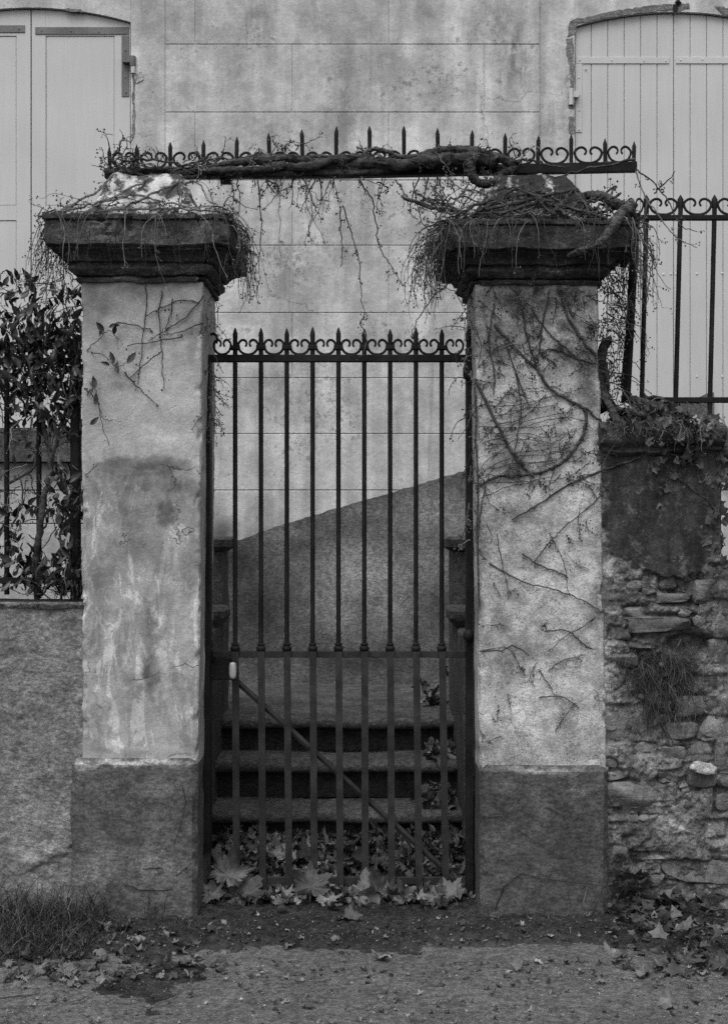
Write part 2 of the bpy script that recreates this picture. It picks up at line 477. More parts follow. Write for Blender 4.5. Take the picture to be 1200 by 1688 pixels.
def stone_fn(n):
    rnd = n.n.new('ShaderNodeObjectInfo').outputs['Random']
    mid = n.noise(17, 8, .72); fine = n.noise(100, 5, .7)
    c = n.mix(rnd, .085, .2)
    c = n.m('MULTIPLY', c, n.mix(n.mr(mid, .32, .68), .6, 1.35))
    c = n.m('MULTIPLY', c, n.mix(n.mr(fine, .3, .7), .75, 1.2))
    moss = n.blobs([(1092, 1120, 80, 70, 1), (1035, 1415, 40, 40, .9), (1060, 1470, 90, 30, .7), (1180, 980, 40, 50, .6)], WY, n.warped(.08, 12), .5)
    c = n.m('MULTIPLY', c, n.m('SUBTRACT', 1, n.m('MULTIPLY', moss, .68)))
    lich = n.mr(n.noise(20, 8, .74), .6, .66); c = n.m('MULTIPLY', c, n.mix(lich, 1, 1.7))
    layer = n.noise(1, 5, .6, n.mp(n.pos(), 6, 6, 55))
    h = n.m('ADD', n.m('ADD', mid, n.m('MULTIPLY', layer, .5)), n.m('MULTIPLY', fine, .35))
    return dict(color=c, bump=h, bs=.75, bd=.016)


def soil_fn(n):
    big = n.noise(4, 6, .65); mid = n.noise(30, 7, .7)
    c = n.mix(n.mr(big, .3, .7), .022, .05)
    c = n.m('MULTIPLY', c, n.mix(n.mr(mid, .34, .66), .5, 1.6))
    c = n.m('MULTIPLY', c, n.mix(n.mr(n.noise(120, 5, .72), .34, .66), .6, 1.4))
    v = n.vor(95, n.warped(.01, 60))
    k = n.m('MULTIPLY', n.mr(v, .24, .14), n.mr(n.noise(40, 2), .58, .66))
    c = n.mix(k, c, .28)
    rd = n.mix(n.mr(n.noise(45, 6, .72), .34, .66), .05, .15)
    c = n.mix(n.m('MULTIPLY', n.attr('gritty'), n.mr(n.noise(22, 6, .7), .3, .6)), c, rd)
    return dict(color=c, bump=n.m('ADD', mid, n.m('MULTIPLY', n.noise(110, 5, .75), .6)), bs=1, bd=.03)


def road_fn(n):
    big = n.noise(3, 6, .65); mid = n.noise(42, 6, .72)
    c = n.mix(n.mr(big, .3, .7), .09, .125)
    c = n.m('MULTIPLY', c, n.mix(n.mr(mid, .34, .66), .55, 1.35))
    v = n.vor(130, n.warped(.008, 70)); w2 = n.vor(60, n.warped(.012, 60))
    gr = n.n.new('ShaderNodeTexVoronoi'); gr.inputs['Scale'].default_value = 150; n.L(gr.inputs['Vector'], n.pos())
    sep = n.n.new('ShaderNodeSeparateColor'); n.L(sep.inputs[0], gr.outputs['Color'])
    c = n.m('MULTIPLY', c, n.mix(sep.outputs[0], .72, 1.3))
    k = n.m('MULTIPLY', n.mr(w2, .2, .1), n.mr(n.noise(30, 2), .56, .64))
    c = n.mix(k, c, .34)
    dk = n.mr(n.noise(1, 5, .7, n.mp(n.pos(), 7, 16, 10)), .6, .7)
    c = n.m('MULTIPLY', c, n.mix(dk, 1, .5))
    return dict(color=c, bump=n.m('ADD', n.m('MULTIPLY', v, .8), mid), bs=.8, bd=.01)


def bark_fn(lo, hi):
    def fn(n):
        a = n.noise(1, 6, .7, n.mp(n.pos(), 28, 60, 60)); b = n.noise(14, 5)
        c = n.mix(n.mr(a, .35, .65), lo, hi)
        c = n.m('MULTIPLY', c, n.mix(n.mr(b, .3, .7), .7, 1.2))
        return dict(color=c, bump=a, bs=.9, bd=.01)
    return fn


def twig_fn(n):
    rnd = n.n.new('ShaderNodeObjectInfo').outputs['Random']
    c = n.mix(n.m('POWER', rnd, 2.5), .025, .17)
    c = n.m('MULTIPLY', c, n.mix(n.mr(n.noise(25, 3), .3, .7), .7, 1.25))
    return dict(color=c)


def leaf_fn(lo, hi, power=1.5, vein=False, rough=.75):
    def fn(n):
        g = n.n.new('ShaderNodeNewGeometry'); oi = n.n.new('ShaderNodeObjectInfo')
        r = n.m('FRACT', n.m('ADD', g.outputs['Random Per Island'], oi.outputs['Random']))
        c = n.mix(n.m('POWER', r, power), lo, hi)
        c = n.m('MULTIPLY', c, n.mix(n.mr(n.noise(34, 5, .65), .3, .7), .62, 1.22))
        c = n.m('MULTIPLY', c, n.mix(n.mr(n.noise(150, 3), .3, .7), .85, 1.1))
        d = dict(rough=rough, spec=.3)
        if vein:
            sp = n.n.new('ShaderNodeSeparateXYZ'); n.L(sp.inputs[0], n.obj())
            k = None
            for a in (90, 32, 148, -20, 200):
                q = n.m('ABSOLUTE', n.m('SUBTRACT', n.m('MULTIPLY', sp.outputs[0], math.sin(R(a))), n.m('MULTIPLY', sp.outputs[1], math.cos(R(a)))))
                e = n.mr(q, .022, .008)
                al = n.m('GREATER_THAN', n.m('ADD', n.m('MULTIPLY', sp.outputs[0], math.cos(R(a))), n.m('MULTIPLY', sp.outputs[1], math.sin(R(a)))), .0)
                e = n.m('MULTIPLY', e, al); k = e if k is None else n.m('MAXIMUM', k, e)
            c = n.m('MULTIPLY', c, n.m('ADD', 1, n.m('MULTIPLY', k, .4)))
            d.update(bump=k, bs=.4, bd=.004)
        d['color'] = c
        return d
    return fn


M = {}
M['stucco'] = material('stucco', stucco_fn())
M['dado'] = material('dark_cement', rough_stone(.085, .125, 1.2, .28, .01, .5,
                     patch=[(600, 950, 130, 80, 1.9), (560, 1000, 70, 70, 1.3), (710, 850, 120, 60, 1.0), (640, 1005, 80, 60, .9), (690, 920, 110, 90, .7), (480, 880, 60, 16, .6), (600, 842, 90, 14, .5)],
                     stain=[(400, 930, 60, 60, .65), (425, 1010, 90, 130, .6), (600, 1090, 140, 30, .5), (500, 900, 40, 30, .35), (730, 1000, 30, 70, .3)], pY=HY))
M['shutter'] = material('shutter_paint', shutter_fn)
M['void'] = material('dark_interior', lambda n: dict(color=.02))
M['bare'] = material('bare_mortar', rough_stone(.13, .2, 2, 0, .01, .7))
M['sill'] = material('sill_stone', rough_stone(.05, .09, 1.5, .16))
M['iron'] = material('black_iron', iron_fn(.005, .015))
M['iron_worn'] = material('worn_iron', iron_fn(.016, .034))
M['strap'] = material('grey_strap_iron', iron_fn(.12, .17))
M['knob'] = material('pale_ceramic', lambda n: dict(color=n.mix(n.mr(n.noise(30, 4), .3, .7), .3, .4), rough=.35, spec=.4))
M['plaster_left'] = material('limewashed_plaster', plaster_left)
M['plaster_right'] = material('lichen_plaster', plaster_right)
M['plinth_left'] = material('plinth_cement', rough_stone(.07, .115, 1.3, .25, .012, .6,
                            patch=[(170, 1420, 56, 60, .9), (260, 1300, 60, 26, .5), (150, 1480, 40, 60, .4), (260, 1420, 90, 30, .2), (225, 1257, 125, 10, 2.6), (140, 1258, 30, 12, 1.6)],
                            stain=[(300, 1340, 50, 60, .2), (240, 1490, 90, 30, .25)], pY=-.03))
M['plinth_right'] = material('plinth_cement_dark', rough_stone(.055, .085, 1.3, .2, .012, .6,
                             patch=[(895, 1268, 115, 9, 1.9), (830, 1300, 20, 12, .8), (890, 1330, 26, 60, .7), (830, 1390, 50, 30, .3), (940, 1300, 50, 20, .35)], stain=[(960, 1420, 60, 110, .15)], pY=-.03))
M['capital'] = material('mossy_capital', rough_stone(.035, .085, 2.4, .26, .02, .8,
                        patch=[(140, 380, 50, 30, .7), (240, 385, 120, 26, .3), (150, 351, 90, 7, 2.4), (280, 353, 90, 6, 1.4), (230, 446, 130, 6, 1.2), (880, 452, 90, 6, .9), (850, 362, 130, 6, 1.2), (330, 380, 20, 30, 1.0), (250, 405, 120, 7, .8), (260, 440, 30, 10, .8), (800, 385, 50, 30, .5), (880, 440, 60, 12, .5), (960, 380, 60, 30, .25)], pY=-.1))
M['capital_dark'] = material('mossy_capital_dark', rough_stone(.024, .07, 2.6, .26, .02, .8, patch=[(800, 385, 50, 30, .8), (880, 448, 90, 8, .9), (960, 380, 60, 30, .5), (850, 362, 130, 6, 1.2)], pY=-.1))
M['cap_top'] = material('flaking_cap_render', cap_top_fn)
M['cap_top_dark'] = material('mossed_cap_render', cap_top_dark_fn)
M['coping'] = material('coping_stone', rough_stone(.03, .075, 2.4, .2, .015, .8, patch=[(1010, 722, 26, 20, 1.6)], pY=0))
M['wall_left'] = material('cement_render', rough_stone(.15, .21, 1.2, 0, .015, .75,
                          patch=[(60, 1400, 70, 30, .35), (60, 1360, 90, 90, .15)], stain=[(60, 1130, 60, 90, .15), (120, 1060, 20, 60, .15)], pY=.03))
M['rubble'] = material('rubble_wall', rubble_wall_fn)
M['stone'] = material('rubble_stone', stone_fn)
M['stone_pale'] = material('pale_stone', rough_stone(.3, .42, 2, 0, .012, .7))
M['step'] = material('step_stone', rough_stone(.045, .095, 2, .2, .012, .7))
M['riser'] = material('mossy_shaded_riser', rough_stone(.01, .022, 2, .08, .012, .6))  # near-black: dark moss plus the shade under the nosings, put into the colour
M['flank'] = material('flank_render', rough_stone(.04, .085, 2, .16, .012, .6))
M['soil'] = material('soil', soil_fn)
M['road'] = material('gritty_road', road_fn)
M['bark'] = material('vine_bark', bark_fn(.015, .075))
M['bark_pale'] = material('pale_vine_bark', bark_fn(.06, .19))
M['bark_mid'] = material('lichened_bark', bark_fn(.02, .11))
M['twig'] = material('dry_twig', twig_fn)
M['creeper'] = material('creeper_stem', bark_fn(.03, .08))
M['maple'] = material('dry_maple_leaf', leaf_fn(.045, .15, 1.2, True))
M['litter'] = material('dry_leaf_litter', leaf_fn(.03, .2, 2.4))
M['litter_light'] = material('dry_leaf_pale', leaf_fn(.045, .27, 1.8))
M['litter_crumb'] = material('leaf_crumb', leaf_fn(.02, .24, 2.2))
M['green'] = material('evergreen_leaf', leaf_fn(.012, .085, 2.0, False, .34))
M['ivy'] = material('ivy_leaf', leaf_fn(.03, .1, 1.6, False, .5))
M['grass'] = material('grass_blade', leaf_fn(.018, .12, 3.4))
M['pebble'] = material('pale_grit', leaf_fn(.1, .36, 2.0))

# ------------------------------------------------------------------ rough surface builders


def grid_mesh(name, nu, nv, P, smooth=True):
    """P: (nv*nu, 3) array"""
    idx = np.arange(nu * nv).reshape(nv, nu)
    f = np.stack([idx[:-1, :-1], idx[:-1, 1:], idx[1:, 1:], idx[1:, :-1]], -1).reshape(-1, 4)
    me = bpy.data.meshes.new(name)
    me.vertices.add(len(P)); me.vertices.foreach_set('co', np.asarray(P, np.float32).ravel())
    me.loops.add(f.size); me.loops.foreach_set('vertex_index', f.ravel().astype(np.int32))
    me.polygons.add(len(f)); me.polygons.foreach_set('loop_start', np.arange(0, f.size, 4, dtype=np.int32))
    me.update(calc_edges=True); me.validate()
    if smooth: me.polygons.foreach_set('use_smooth', [True] * len(me.polygons))
    return me


def square_column(name, prof, res, amp, nsc, m, parent, seed, bev=.012, chip=.012, top=True, sharp=40):
    """prof: list of (x0, x1, y0, y1, z): rounded-square rings up a column; every ring has the same number of points"""
    p = [np.array(q, float) for q in prof]
    rings = []
    for a, b in zip(p[:-1], p[1:]):
        L = max(abs(b - a)); k = max(1, int(round(L / res)))
        for i in range(k): rings.append(a + (b - a) * i / k)
    rings.append(p[-1])
    side = max(6, int((p[0][1] - p[0][0]) / res)); pts = []
    t = np.linspace(0, 1, side)
    V = []
    for x0, x1, y0, y1, z in rings:
        c = min(bev, (x1 - x0) * .3)
        xs = x0 + c + (x1 - x0 - 2 * c) * t; ys = y0 + c + (y1 - y0 - 2 * c) * t
        ring = np.concatenate([np.stack([xs, np.full(side, y0), np.full(side, z)], 1),
                               np.stack([np.full(side, x1), ys, np.full(side, z)], 1),
                               np.stack([xs[::-1], np.full(side, y1), np.full(side, z)], 1),
                               np.stack([np.full(side, x0), ys[::-1], np.full(side, z)], 1)])
        V.append(ring)
    V = np.array(V); nr, ns, _ = V.shape
    P = V.reshape(-1, 3)
    D = np.stack([fbm(P, nsc, 5, seed), fbm(P, nsc, 5, seed + 50), .6 * fbm(P, nsc, 5, seed + 90)], 1) * amp
    # chips on the vertical corners
    ctr = np.array([[(r[0] + r[1]) / 2, (r[2] + r[3]) / 2] for r in rings]).repeat(ns, 0)
    hw = np.array([[(r[1] - r[0]) / 2, (r[3] - r[2]) / 2] for r in rings]).repeat(ns, 0)
    rel = np.abs(P[:, :2] - ctr) / hw
    corner = sstep(.86, .98, rel.min(1))
    ch = corner * chip * (sstep(.05, .6, fbm(P, 22, 4, seed + 7)) + .6 * sstep(.1, .5, fbm(P, 9, 4, seed + 27)))
    dirn = (ctr - P[:, :2]); dirn /= np.linalg.norm(dirn, axis=1, keepdims=True) + 1e-9
    if chip > .04:
        knock = sstep(.12, .5, fbm(P, 10, 5, seed + 33, .6)) * sstep(.55, .8, (P[:, 2] - P[:, 2].min()) / np.ptp(P[:, 2]))
        P[:, :2] += dirn * (knock * .035)[:, None]
    P = P + D; P[:, :2] += dirn * ch[:, None]
    fs = []
    idx = np.arange(nr * ns).reshape(nr, ns); nx = np.roll(idx, -1, 1)
    f = np.stack([idx[:-1], nx[:-1], nx[1:], idx[1:]], -1).reshape(-1, 4)
    me = bpy.data.meshes.new(name)
    faces = f.tolist()
    if top: faces.append(idx[-1].tolist())
    faces.append(idx[0].tolist()[::-1])
    me.from_pydata(P.tolist(), [], faces); me.validate(); me.update()
    me.polygons.foreach_set('use_smooth', [True] * len(me.polygons)); me.set_sharp_from_angle(angle=R(sharp))
    return link(name, me, m, parent)


def rough_box(name, x0, x1, y0, y1, z0, z1, res, amp, nsc, m, parent, seed=0, bev=.01, chip=.01, n_z=None):
    return square_column(name, [(x0, x1, y0, y1, z0), (x0, x1, y0, y1, z1 - bev), (x0 + bev, x1 - bev, y0 + bev, y1 - bev, z1)],
                         res, amp, nsc, m, parent, seed, bev, chip)


def stone_mesh(name, w, h, d, seed, power=.45, rough=.16, sub=4):
    """an irregular stone: a squared-off ball with broken faces"""
    bm = bmesh.new(); bmesh.ops.create_icosphere(bm, subdivisions=sub, radius=1)
    P = np.array([v.co[:] for v in bm.verts])
    Q = np.sign(P) * np.abs(P) ** power
    Q /= np.abs(Q).max(0)
    sh = np.array([fbm(P + seed * 3.1, 1.1, 2, seed), fbm(P + seed, 1.1, 2, seed + 5), fbm(P, 1.1, 2, seed + 9)]).T
    Q = Q * (1 + rough * 1.9 * sh) + rough * .8 * np.array([fbm(P + seed, 2.6, 5, seed + 3, .6)] * 3).T * P
    fr = np.random.RandomState(seed)          # broken faces: planes that cut the lump
    for _ in range(5):
        nn = fr.normal(size=3); nn /= np.linalg.norm(nn); ov = np.maximum(0, Q @ nn - fr.uniform(.62, .95)); Q = Q - ov[:, None] * nn * .9
    Q = Q * np.array([w / 2, d / 2, h / 2])
    for v, q in zip(bm.verts, Q): v.co = q
    me = bpy.data.meshes.new(name); bm.to_mesh(me); bm.free()
    me.polygons.foreach_set('use_smooth', [True] * len(me.polygons)); me.set_sharp_from_angle(angle=R(38))
    return me


# ================================================================== GROUND
road = MB()
road.add([(-150, -150, -.02), (150, -150, -.02), (150, 150, -.02), (-150, 150, -.02)], [(0, 1, 2, 3)])
g0 = link('ground', road.mesh('ground'), M['soil'], None, 'structure')
xs = np.linspace(-3.2, 3.2, 400); ys = np.linspace(-6.5, .4, 300)
gx, gy = np.meshgrid(xs, ys); P = np.stack([gx.ravel(), gy.ravel(), np.zeros(gx.size)], 1)
P[:, 2] = -.014 + .006 * fbm(P, 9, 4, 3) + .010 * fbm(P, 1.5, 2, 5)
link('road', grid_mesh('road', 400, 300, P), M['road'], None, 'structure')


def edge_y(x):
    return np.interp(x, [-3.2, X(0, -.7), X(330, -.55), X(600, -.6), X(900, -.52), X(1200, -.62), 3.2], [-.8, -.72, -.53, -.585, -.5, -.6, -.6])


def ground_z(x, y):
    x = np.atleast_1d(np.asarray(x, float)); y = np.atleast_1d(np.asarray(y, float))
    Q = np.stack([x, y, np.zeros_like(x)], 1)
    e = edge_y(x) + .03 * fbm(Q, 4, 4, 15) + .08 * fbm(Q, 26, 4, 9)
    k = sstep(0, .3, y - e)
    side = sstep(.25, .9, np.abs(x + .1))          # the banks beside the gateway stand a little higher
    lump = .016 * fbm(Q, 7, 5, 11) + .008 * fbm(Q, 30, 3, 12)
    return -.05 + k * (.056 + .006 * side) + lump * (.45 + k)


xs = np.linspace(-3, 3, 620); ys = np.linspace(-.95, .75, 190)
gx, gy = np.meshgrid(xs, ys)
P = np.stack([gx.ravel(), gy.ravel(), ground_z(gx.ravel(), gy.ravel())], 1)
me = grid_mesh('verge', 620, 190, P); e = edge_y(P[:, 0]) + .1 * fbm(P, 4, 5, 18)
at_ = me.attributes.new('gritty', 'FLOAT', 'POINT'); at_.data.foreach_set('value', (1 - sstep(.02, .3, P[:, 1] - e)).astype(np.float32))
link('verge', me, M['soil'], None, 'structure')


def gz(x, y): return float(ground_z(x, y)[0])


gard = MB(); gard.box(-4, -.98, .46, 2.5, -.01, .5); gard.box(.9, 4, .46, 2.5, -.01, .5)
link('garden_ground', gard.mesh('garden_ground'), M['soil'], None, 'structure')

# ================================================================== HOUSE
house = thing('house', 'pale stuccoed house front with scored blocks and closed shutters behind the gate', 'house', (0, HY, 0))
XL, XR = X(273, HY), X(890, HY)           # block field between the two window surrounds
LW, RW = X(216, HY), X(947, HY)           # inner edges of the two windows
hw = MB()
hw.box(XL - .02, XR + .02, HY + .0045, HY + .4, .02, 5.9)
hw.box(-4, XL - .02, HY + .12, HY + .4, .02, 5.9); hw.box(XR + .02, 4, HY + .12, HY + .4, .02, 5.9)
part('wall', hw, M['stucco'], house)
rb = random.Random(5)
J = .0025


def block(x0, x1, z0, z1, yf=HY, back=.1):
    b = MB(); j = J
    b.cbox(x0 + j, x1 - j, yf + rb.uniform(-.0007, .0007), HY + back, z0 + j, z1 - j, .0022)
    part('block', b, M['stucco'], house)


rows = [-320, -220, -140, -32, 73, 185, 297, 404.5, 515.5, 623, 715, 808, 900, 1000, 1130, 1300]
vj = {0: [482, 798], 1: [322, 641], 2: [482, 798], 3: [322, 641], 4: [482, 798], 5: [322, 641], 6: [482, 798], 7: [641], 8: [482]}
for i in range(len(rows) - 1):
    z1, z0 = Z(rows[i], HY), Z(rows[i + 1], HY)
    cuts = [XL] + [X(p, HY) for p in vj.get(i, [])] + [XR]
    for a, b in zip(cuts[:-1], cuts[1:]): block(a, b, z0, z1, back=.0043)
SILL_T, SILL_B = Z(708, HY), Z(762, HY)
# surrounds, lintels and the wall below the sills
half = X(216, HY) - X(50, HY)


def arch(cx, zc, rise, halfw, n=14):
    return [(cx + halfw * t, zc - rise * t * t) for t in np.linspace(-1, 1, n)]


for side in (-1, 1):
    if side < 0: c = X(50, HY); inner, field = LW, XL; ztop, rise = Z(12, HY), Z(12, HY) - Z(36, HY); outer = c - (inner - c)
    else: c = X(1111, HY); inner, field = RW, XR; ztop, rise = Z(19, HY), Z(19, HY) - Z(43, HY); outer = c + (c - inner)
    hwid = abs(inner - c)
    a, b = sorted((inner, field)); q = MB(); q.cbox(a + J * (side > 0), b - J * (side < 0), HY, HY + .12, SILL_T + .002, 5.9, .002)
    part('window_surround', q, M['stucco'], house)
    a, b = sorted((outer, outer + side * .3)); q = MB(); q.cbox(a, b, HY, HY + .12, SILL_T + .002, 5.9, .002)
    part('window_surround', q, M['stucco'], house)
    q = MB(); pts = arch(c, ztop, rise, hwid - .0005); q.prism(pts + [(pts[-1][0], 5.9), (pts[0][0], 5.9)], HY + .001, HY + .118)
    part('lintel', q, M['stucco'], house)
    q = MB(); a, b = (outer - .2, inner + .1) if side < 0 else (inner - .1, outer + .2)
    sl = rough_box('window_sill', a, b, HY - .09, HY + .119, SILL_B, SILL_T, .02, .004, 9, M['sill'], house, 31, .008, .008)
    a, b = (-4, field) if side < 0 else (field, 4)
    zz = [SILL_B, Z(808, HY), Z(863, HY), Z(925, HY), Z(990, HY), .05]
    for z1, z0 in zip(zz[:-1], zz[1:]): block(a, b, z0, z1, back=.118)

# shutters: the left pair panelled, the right pair boarded
SY = HY + .028


def shut_outline(x0, x1, zb, fz, inset=.004, n=8):
    top = [(x0 + (x1 - x0) * t, fz(x0 + (x1 - x0) * t) - inset) for t in np.linspace(0, 1, n)]
    return [(x0, zb), (x1, zb)] + top[::-1]


def left_top(x):
    c = X(50, HY); r = (Z(12, HY) - Z(36, HY)); return Z(12, HY) - r * ((x - c) / half) ** 2


def right_top(x):
    c = X(1111, HY); h = abs(RW - c); r = Z(19, HY) - Z(43, HY); return Z(19, HY) - r * ((x - c) / h) ** 2


zb = SILL_T + .012
part('window_opening', MB().box(-2.6, LW, HY + .1, HY + .119, zb, 4.6).box(RW, 2.6, HY + .1, HY + .119, zb, 4.6), M['void'], house)


def flat_bar(mb, pts, wid, y0, y1):
    """strap along px points, wid in px"""
    for (xa, ya), (xb, yb) in zip(pts[:-1], pts[1:]):
        h = wid / 2
        if abs(xb - xa) > abs(yb - ya):
            mb.cbox(X(min(xa, xb), HY), X(max(xa, xb), HY), y0, y1, Z(ya + h, HY), Z(ya - h, HY), .0015)
        else:
            mb.cbox(X(xa - h, HY), X(xa + h, HY), y0 + .0006, y1, Z(max(ya, yb), HY), Z(min(ya, yb), HY), .0015)


def bolts(mb, pts, y, r=.006):
    for px, py in pts:
        p = at(px, py, HY)
        mb.lathe([(r, 0), (r * .9, .002), (r * .4, .0035)], 0, 0, 8)
        o = len(mb.v) - 24
        for k in range(o, len(mb.v)):
            x, y_, z = mb.v[k]; mb.v[k] = (p.x + x, y - z, p.z + y_)


for (a, b, nm) in ((X(50.8, HY), X(214, HY), 'r'), (X(-115, HY), X(49.4, HY), 'l')):
    q = MB(); q.prism(shut_outline(a + .001, b - .001, zb, left_top), SY + .008, SY + .032)
    sh = part('shutter', q, M['shutter'], house)
    # stiles and rails stand 8 mm proud of the recessed panels
    if nm == 'r': pa, pb, st0, st1 = X(74, HY), X(188, HY), 50.8, 215
    else: pa, pb = X(-92, HY), X(26, HY)
    zt, zm1, zm0, zl = Z(56, HY), Z(337, HY), Z(361, HY), Z(655, HY)
    q = MB(); q.prism([(a + .001, zb), (pa, zb), (pa, left_top(pa) - .0045), (a + .001, left_top(a) - .0045)], SY, SY + .0078); part('stile', q, M['shutter'], sh)
    q = MB(); q.prism([(pb, zb), (b - .001, zb), (b - .001, left_top(b) - .0045), (pb, left_top(pb) - .0045)], SY, SY + .0078); part('stile', q, M['shutter'], sh)
    n = 6
    top = [(pa + (pb - pa) * t, left_top(pa + (pb - pa) * t) - .0045) for t in np.linspace(0, 1, n)]
    q = MB(); q.prism([(pa + .0005, zt), (pb - .0005, zt)] + [(min(max(x, pa + .0005), pb - .0005), z) for x, z in top[::-1]], SY + .0003, SY + .0078); part('rail', q, M['shutter'], sh)
    q = MB(); q.box(pa + .0005, pb - .0005, SY + .0003, SY + .0078, zm0, zm1); part('rail', q, M['shutter'], sh)
    q = MB(); q.box(pa + .0005, pb - .0005, SY + .0003, SY + .0078, zb, zl); part('rail', q, M['shutter'], sh)
    for z0, z1 in ((zm1, zt), (zl, zm0)):
        q = MB(); q.cbox(pa + .003, pb - .003, SY + .0045, SY + .0079, z0 + .003, z1 - .003, .003); part('panel', q, M['shutter'], sh)
    q = MB()
    if nm == 'r':
        flat_bar(q, [(57, 48), (212, 51)], 12, SY - .005, SY - .0002); flat_bar(q, [(206, 56), (206, 157)], 12.5, SY - .005, SY - .0002)
        bolts(q, [(68, 48), (116, 49), (162, 50), (204, 53), (206, 81), (206, 103), (206, 125), (207, 150)], SY - .005)
    else:
        flat_bar(q, [(-60, 45), (40, 45)], 12, SY - .005, SY - .0002); bolts(q, [(30, 45), (-10, 45)], SY - .005)
    part('strap_hinge', q, M['strap'], sh)
    if nm == 'r':
        q = MB(); q.tube([at(219.5, 93, HY - .008), at(219.5, 109, HY - .008)], .017, n=10); q.box(X(204, SY), X(219, SY), HY - .012, SY - .0053, Z(106, SY), Z(95, SY)); part('hinge_knuckle', q, M['strap'], sh, 40)
        q = MB(); q.tube([at(220, 109.5, HY - .008), at(220, 121, HY - .008)], .014, n=10); part('hinge_pin', q, M['shutter'], sh, 40)

PITCH = (X(1111, HY) - X(948, HY)) / 6
for s_ in (0, 1):
    x0 = RW + .005 if s_ == 0 else X(1111.8, HY)
    q = MB(); q.box(x0 + .004, x0 + 6 * PITCH - .004, SY + .0235, SY + .034, zb + .02, Z(60, HY))
    sh = part('shutter', q, M['shutter'], house)
    for k in range(6):
        a = x0 + k * PITCH + .0011; b = x0 + (k + 1) * PITCH - .0011; c_ = .003
        ta, tb = right_top(a) - .005, right_top(b) - .005
        v = [(a + c_, SY, zb), (b - c_, SY, zb), (b - c_, SY, tb), (a + c_, SY, ta), (a, SY + c_, zb), (b, SY + c_, zb), (b, SY + c_, tb), (a, SY + c_, ta),
             (a, SY + .023, zb), (b, SY + .023, zb), (b, SY + .023, tb), (a, SY + .023, ta)]
        f = [(0, 1, 2, 3), (11, 10, 9, 8)]
        for i in range(4):
            j = (i + 1) % 4; f += [(4 + i, 4 + j, j, i), (8 + i, 8 + j, 4 + j, 4 + i)]
        part('plank', MB().add(v, f), M['shutter'], sh)
    q = MB()
    if s_ == 0:
        flat_bar(q, [(950, 97), (1104, 98)], 11, SY - .0052, SY - .0004); flat_bar(q, [(954.5, 102.6), (954.5, 216)], 11.5, SY - .0052, SY - .0004)
        bolts(q, [(956, 97), (1009, 97), (1062, 98), (1098, 98), (955, 126), (955, 155), (955, 180), (955, 212), (966, 112)], SY - .005)
    else:
        flat_bar(q, [(1115, 97), (1270, 97)], 11, SY - .0052, SY - .0004); bolts(q, [(1123, 97), (1159, 96), (1210, 96)], SY - .005)
    part('strap_hinge', q, M['shutter'], sh)
    q = MB(); bolts(q, [(1053, 452), (1095, 451), (1109 - 2, 450)] if s_ == 0 else [(1116, 450), (1150, 450), (1192, 449), (1150, 620), (1192, 620)], SY, .0085)
    part('bolt', q, M['shutter'], sh)
    if s_ == 0:
        q = MB(); q.tube([at(941, 146, HY - .008), at(941, 173, HY - .008)], .014, n=10); q.box(X(941, SY), X(952, SY), HY - .008, SY - .0054, Z(163, SY), Z(153, SY)); part('hinge_knuckle', q, M['shutter'], sh, 40)


def patch(pts, m, name='bare_patch', yf=HY - .003, seed=0):
    """a lump of coarse mortar where the stucco came off: px outline, jagged"""
    r = random.Random(seed); out = []
    for (xa, ya), (xb, yb) in zip(pts, pts[1:] + pts[:1]):
        k = max(1, int(math.hypot(xb - xa, yb - ya) / 6))
        for i in range(k):
            t = i / k; out.append((X(xa + (xb - xa) * t + r.uniform(-1.6, 1.6), HY), Z(ya + (yb - ya) * t + r.uniform(-1.6, 1.6), HY)))
    part(name, MB().prism(out, yf, HY + .004), m, house)


patch([(936, 60), (936, 42), (945, 32), (975, 27), (1005, 20), (1040, 14), (1075, 8), (1108, 7), (1108, 16), (1060, 21), (1000, 29), (950, 40), (946, 55)], M['bare'], seed=1)
patch([(1114, 7), (1134, 5), (1136, 14), (1118, 18)], M['bare'], seed=2)
patch([(1178, 10), (1230, 18), (1230, 30), (1190, 22)], M['bare'], seed=3)
patch([(933, 66), (944, 64), (945.5, 120), (945.5, 180), (936, 178), (940, 120), (934, 90)], M['bare'], seed=4)
patch([(936, 192), (945.5, 190), (945.5, 222), (938, 220)], M['bare'], seed=5)
patch([(106, 14), (135, 15), (137, 20), (108, 18.5)], M['bare'], seed=6)
patch([(219, 125), (225, 128), (222, 180), (224, 215), (219, 232)], M['bare'], seed=7)
patch([(222, 122), (235, 119), (236, 132), (226, 138)], M['stone_pale'], 'plaster_lump', HY - .006, seed=8)
q = MB(); q.prism([(X(1108, HY), Z(8, HY)), (X(1116, HY), Z(8, HY)), (X(1116, HY), Z(20, HY)), (X(1109, HY), Z(21, HY))], HY - .012, HY - .0031); q.octa(at(1117, 4, HY - .01), .02); part('shutter_stop', q, M['iron'], house)

# the sloping dark cement dado that follows the garden stair
rd = random.Random(3); top = []
for px in range(280, 1180, 7):
    py = np.interp(px, [280, 395, 470, 765, 1180], [893, 890, 863, 776, 645]) + rd.uniform(-1.2, 1.2)
    top.append((X(px, HY), Z(py, HY)))
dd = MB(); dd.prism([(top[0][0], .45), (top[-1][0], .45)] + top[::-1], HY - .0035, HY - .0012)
part('dado', dd, M['dado'], house)

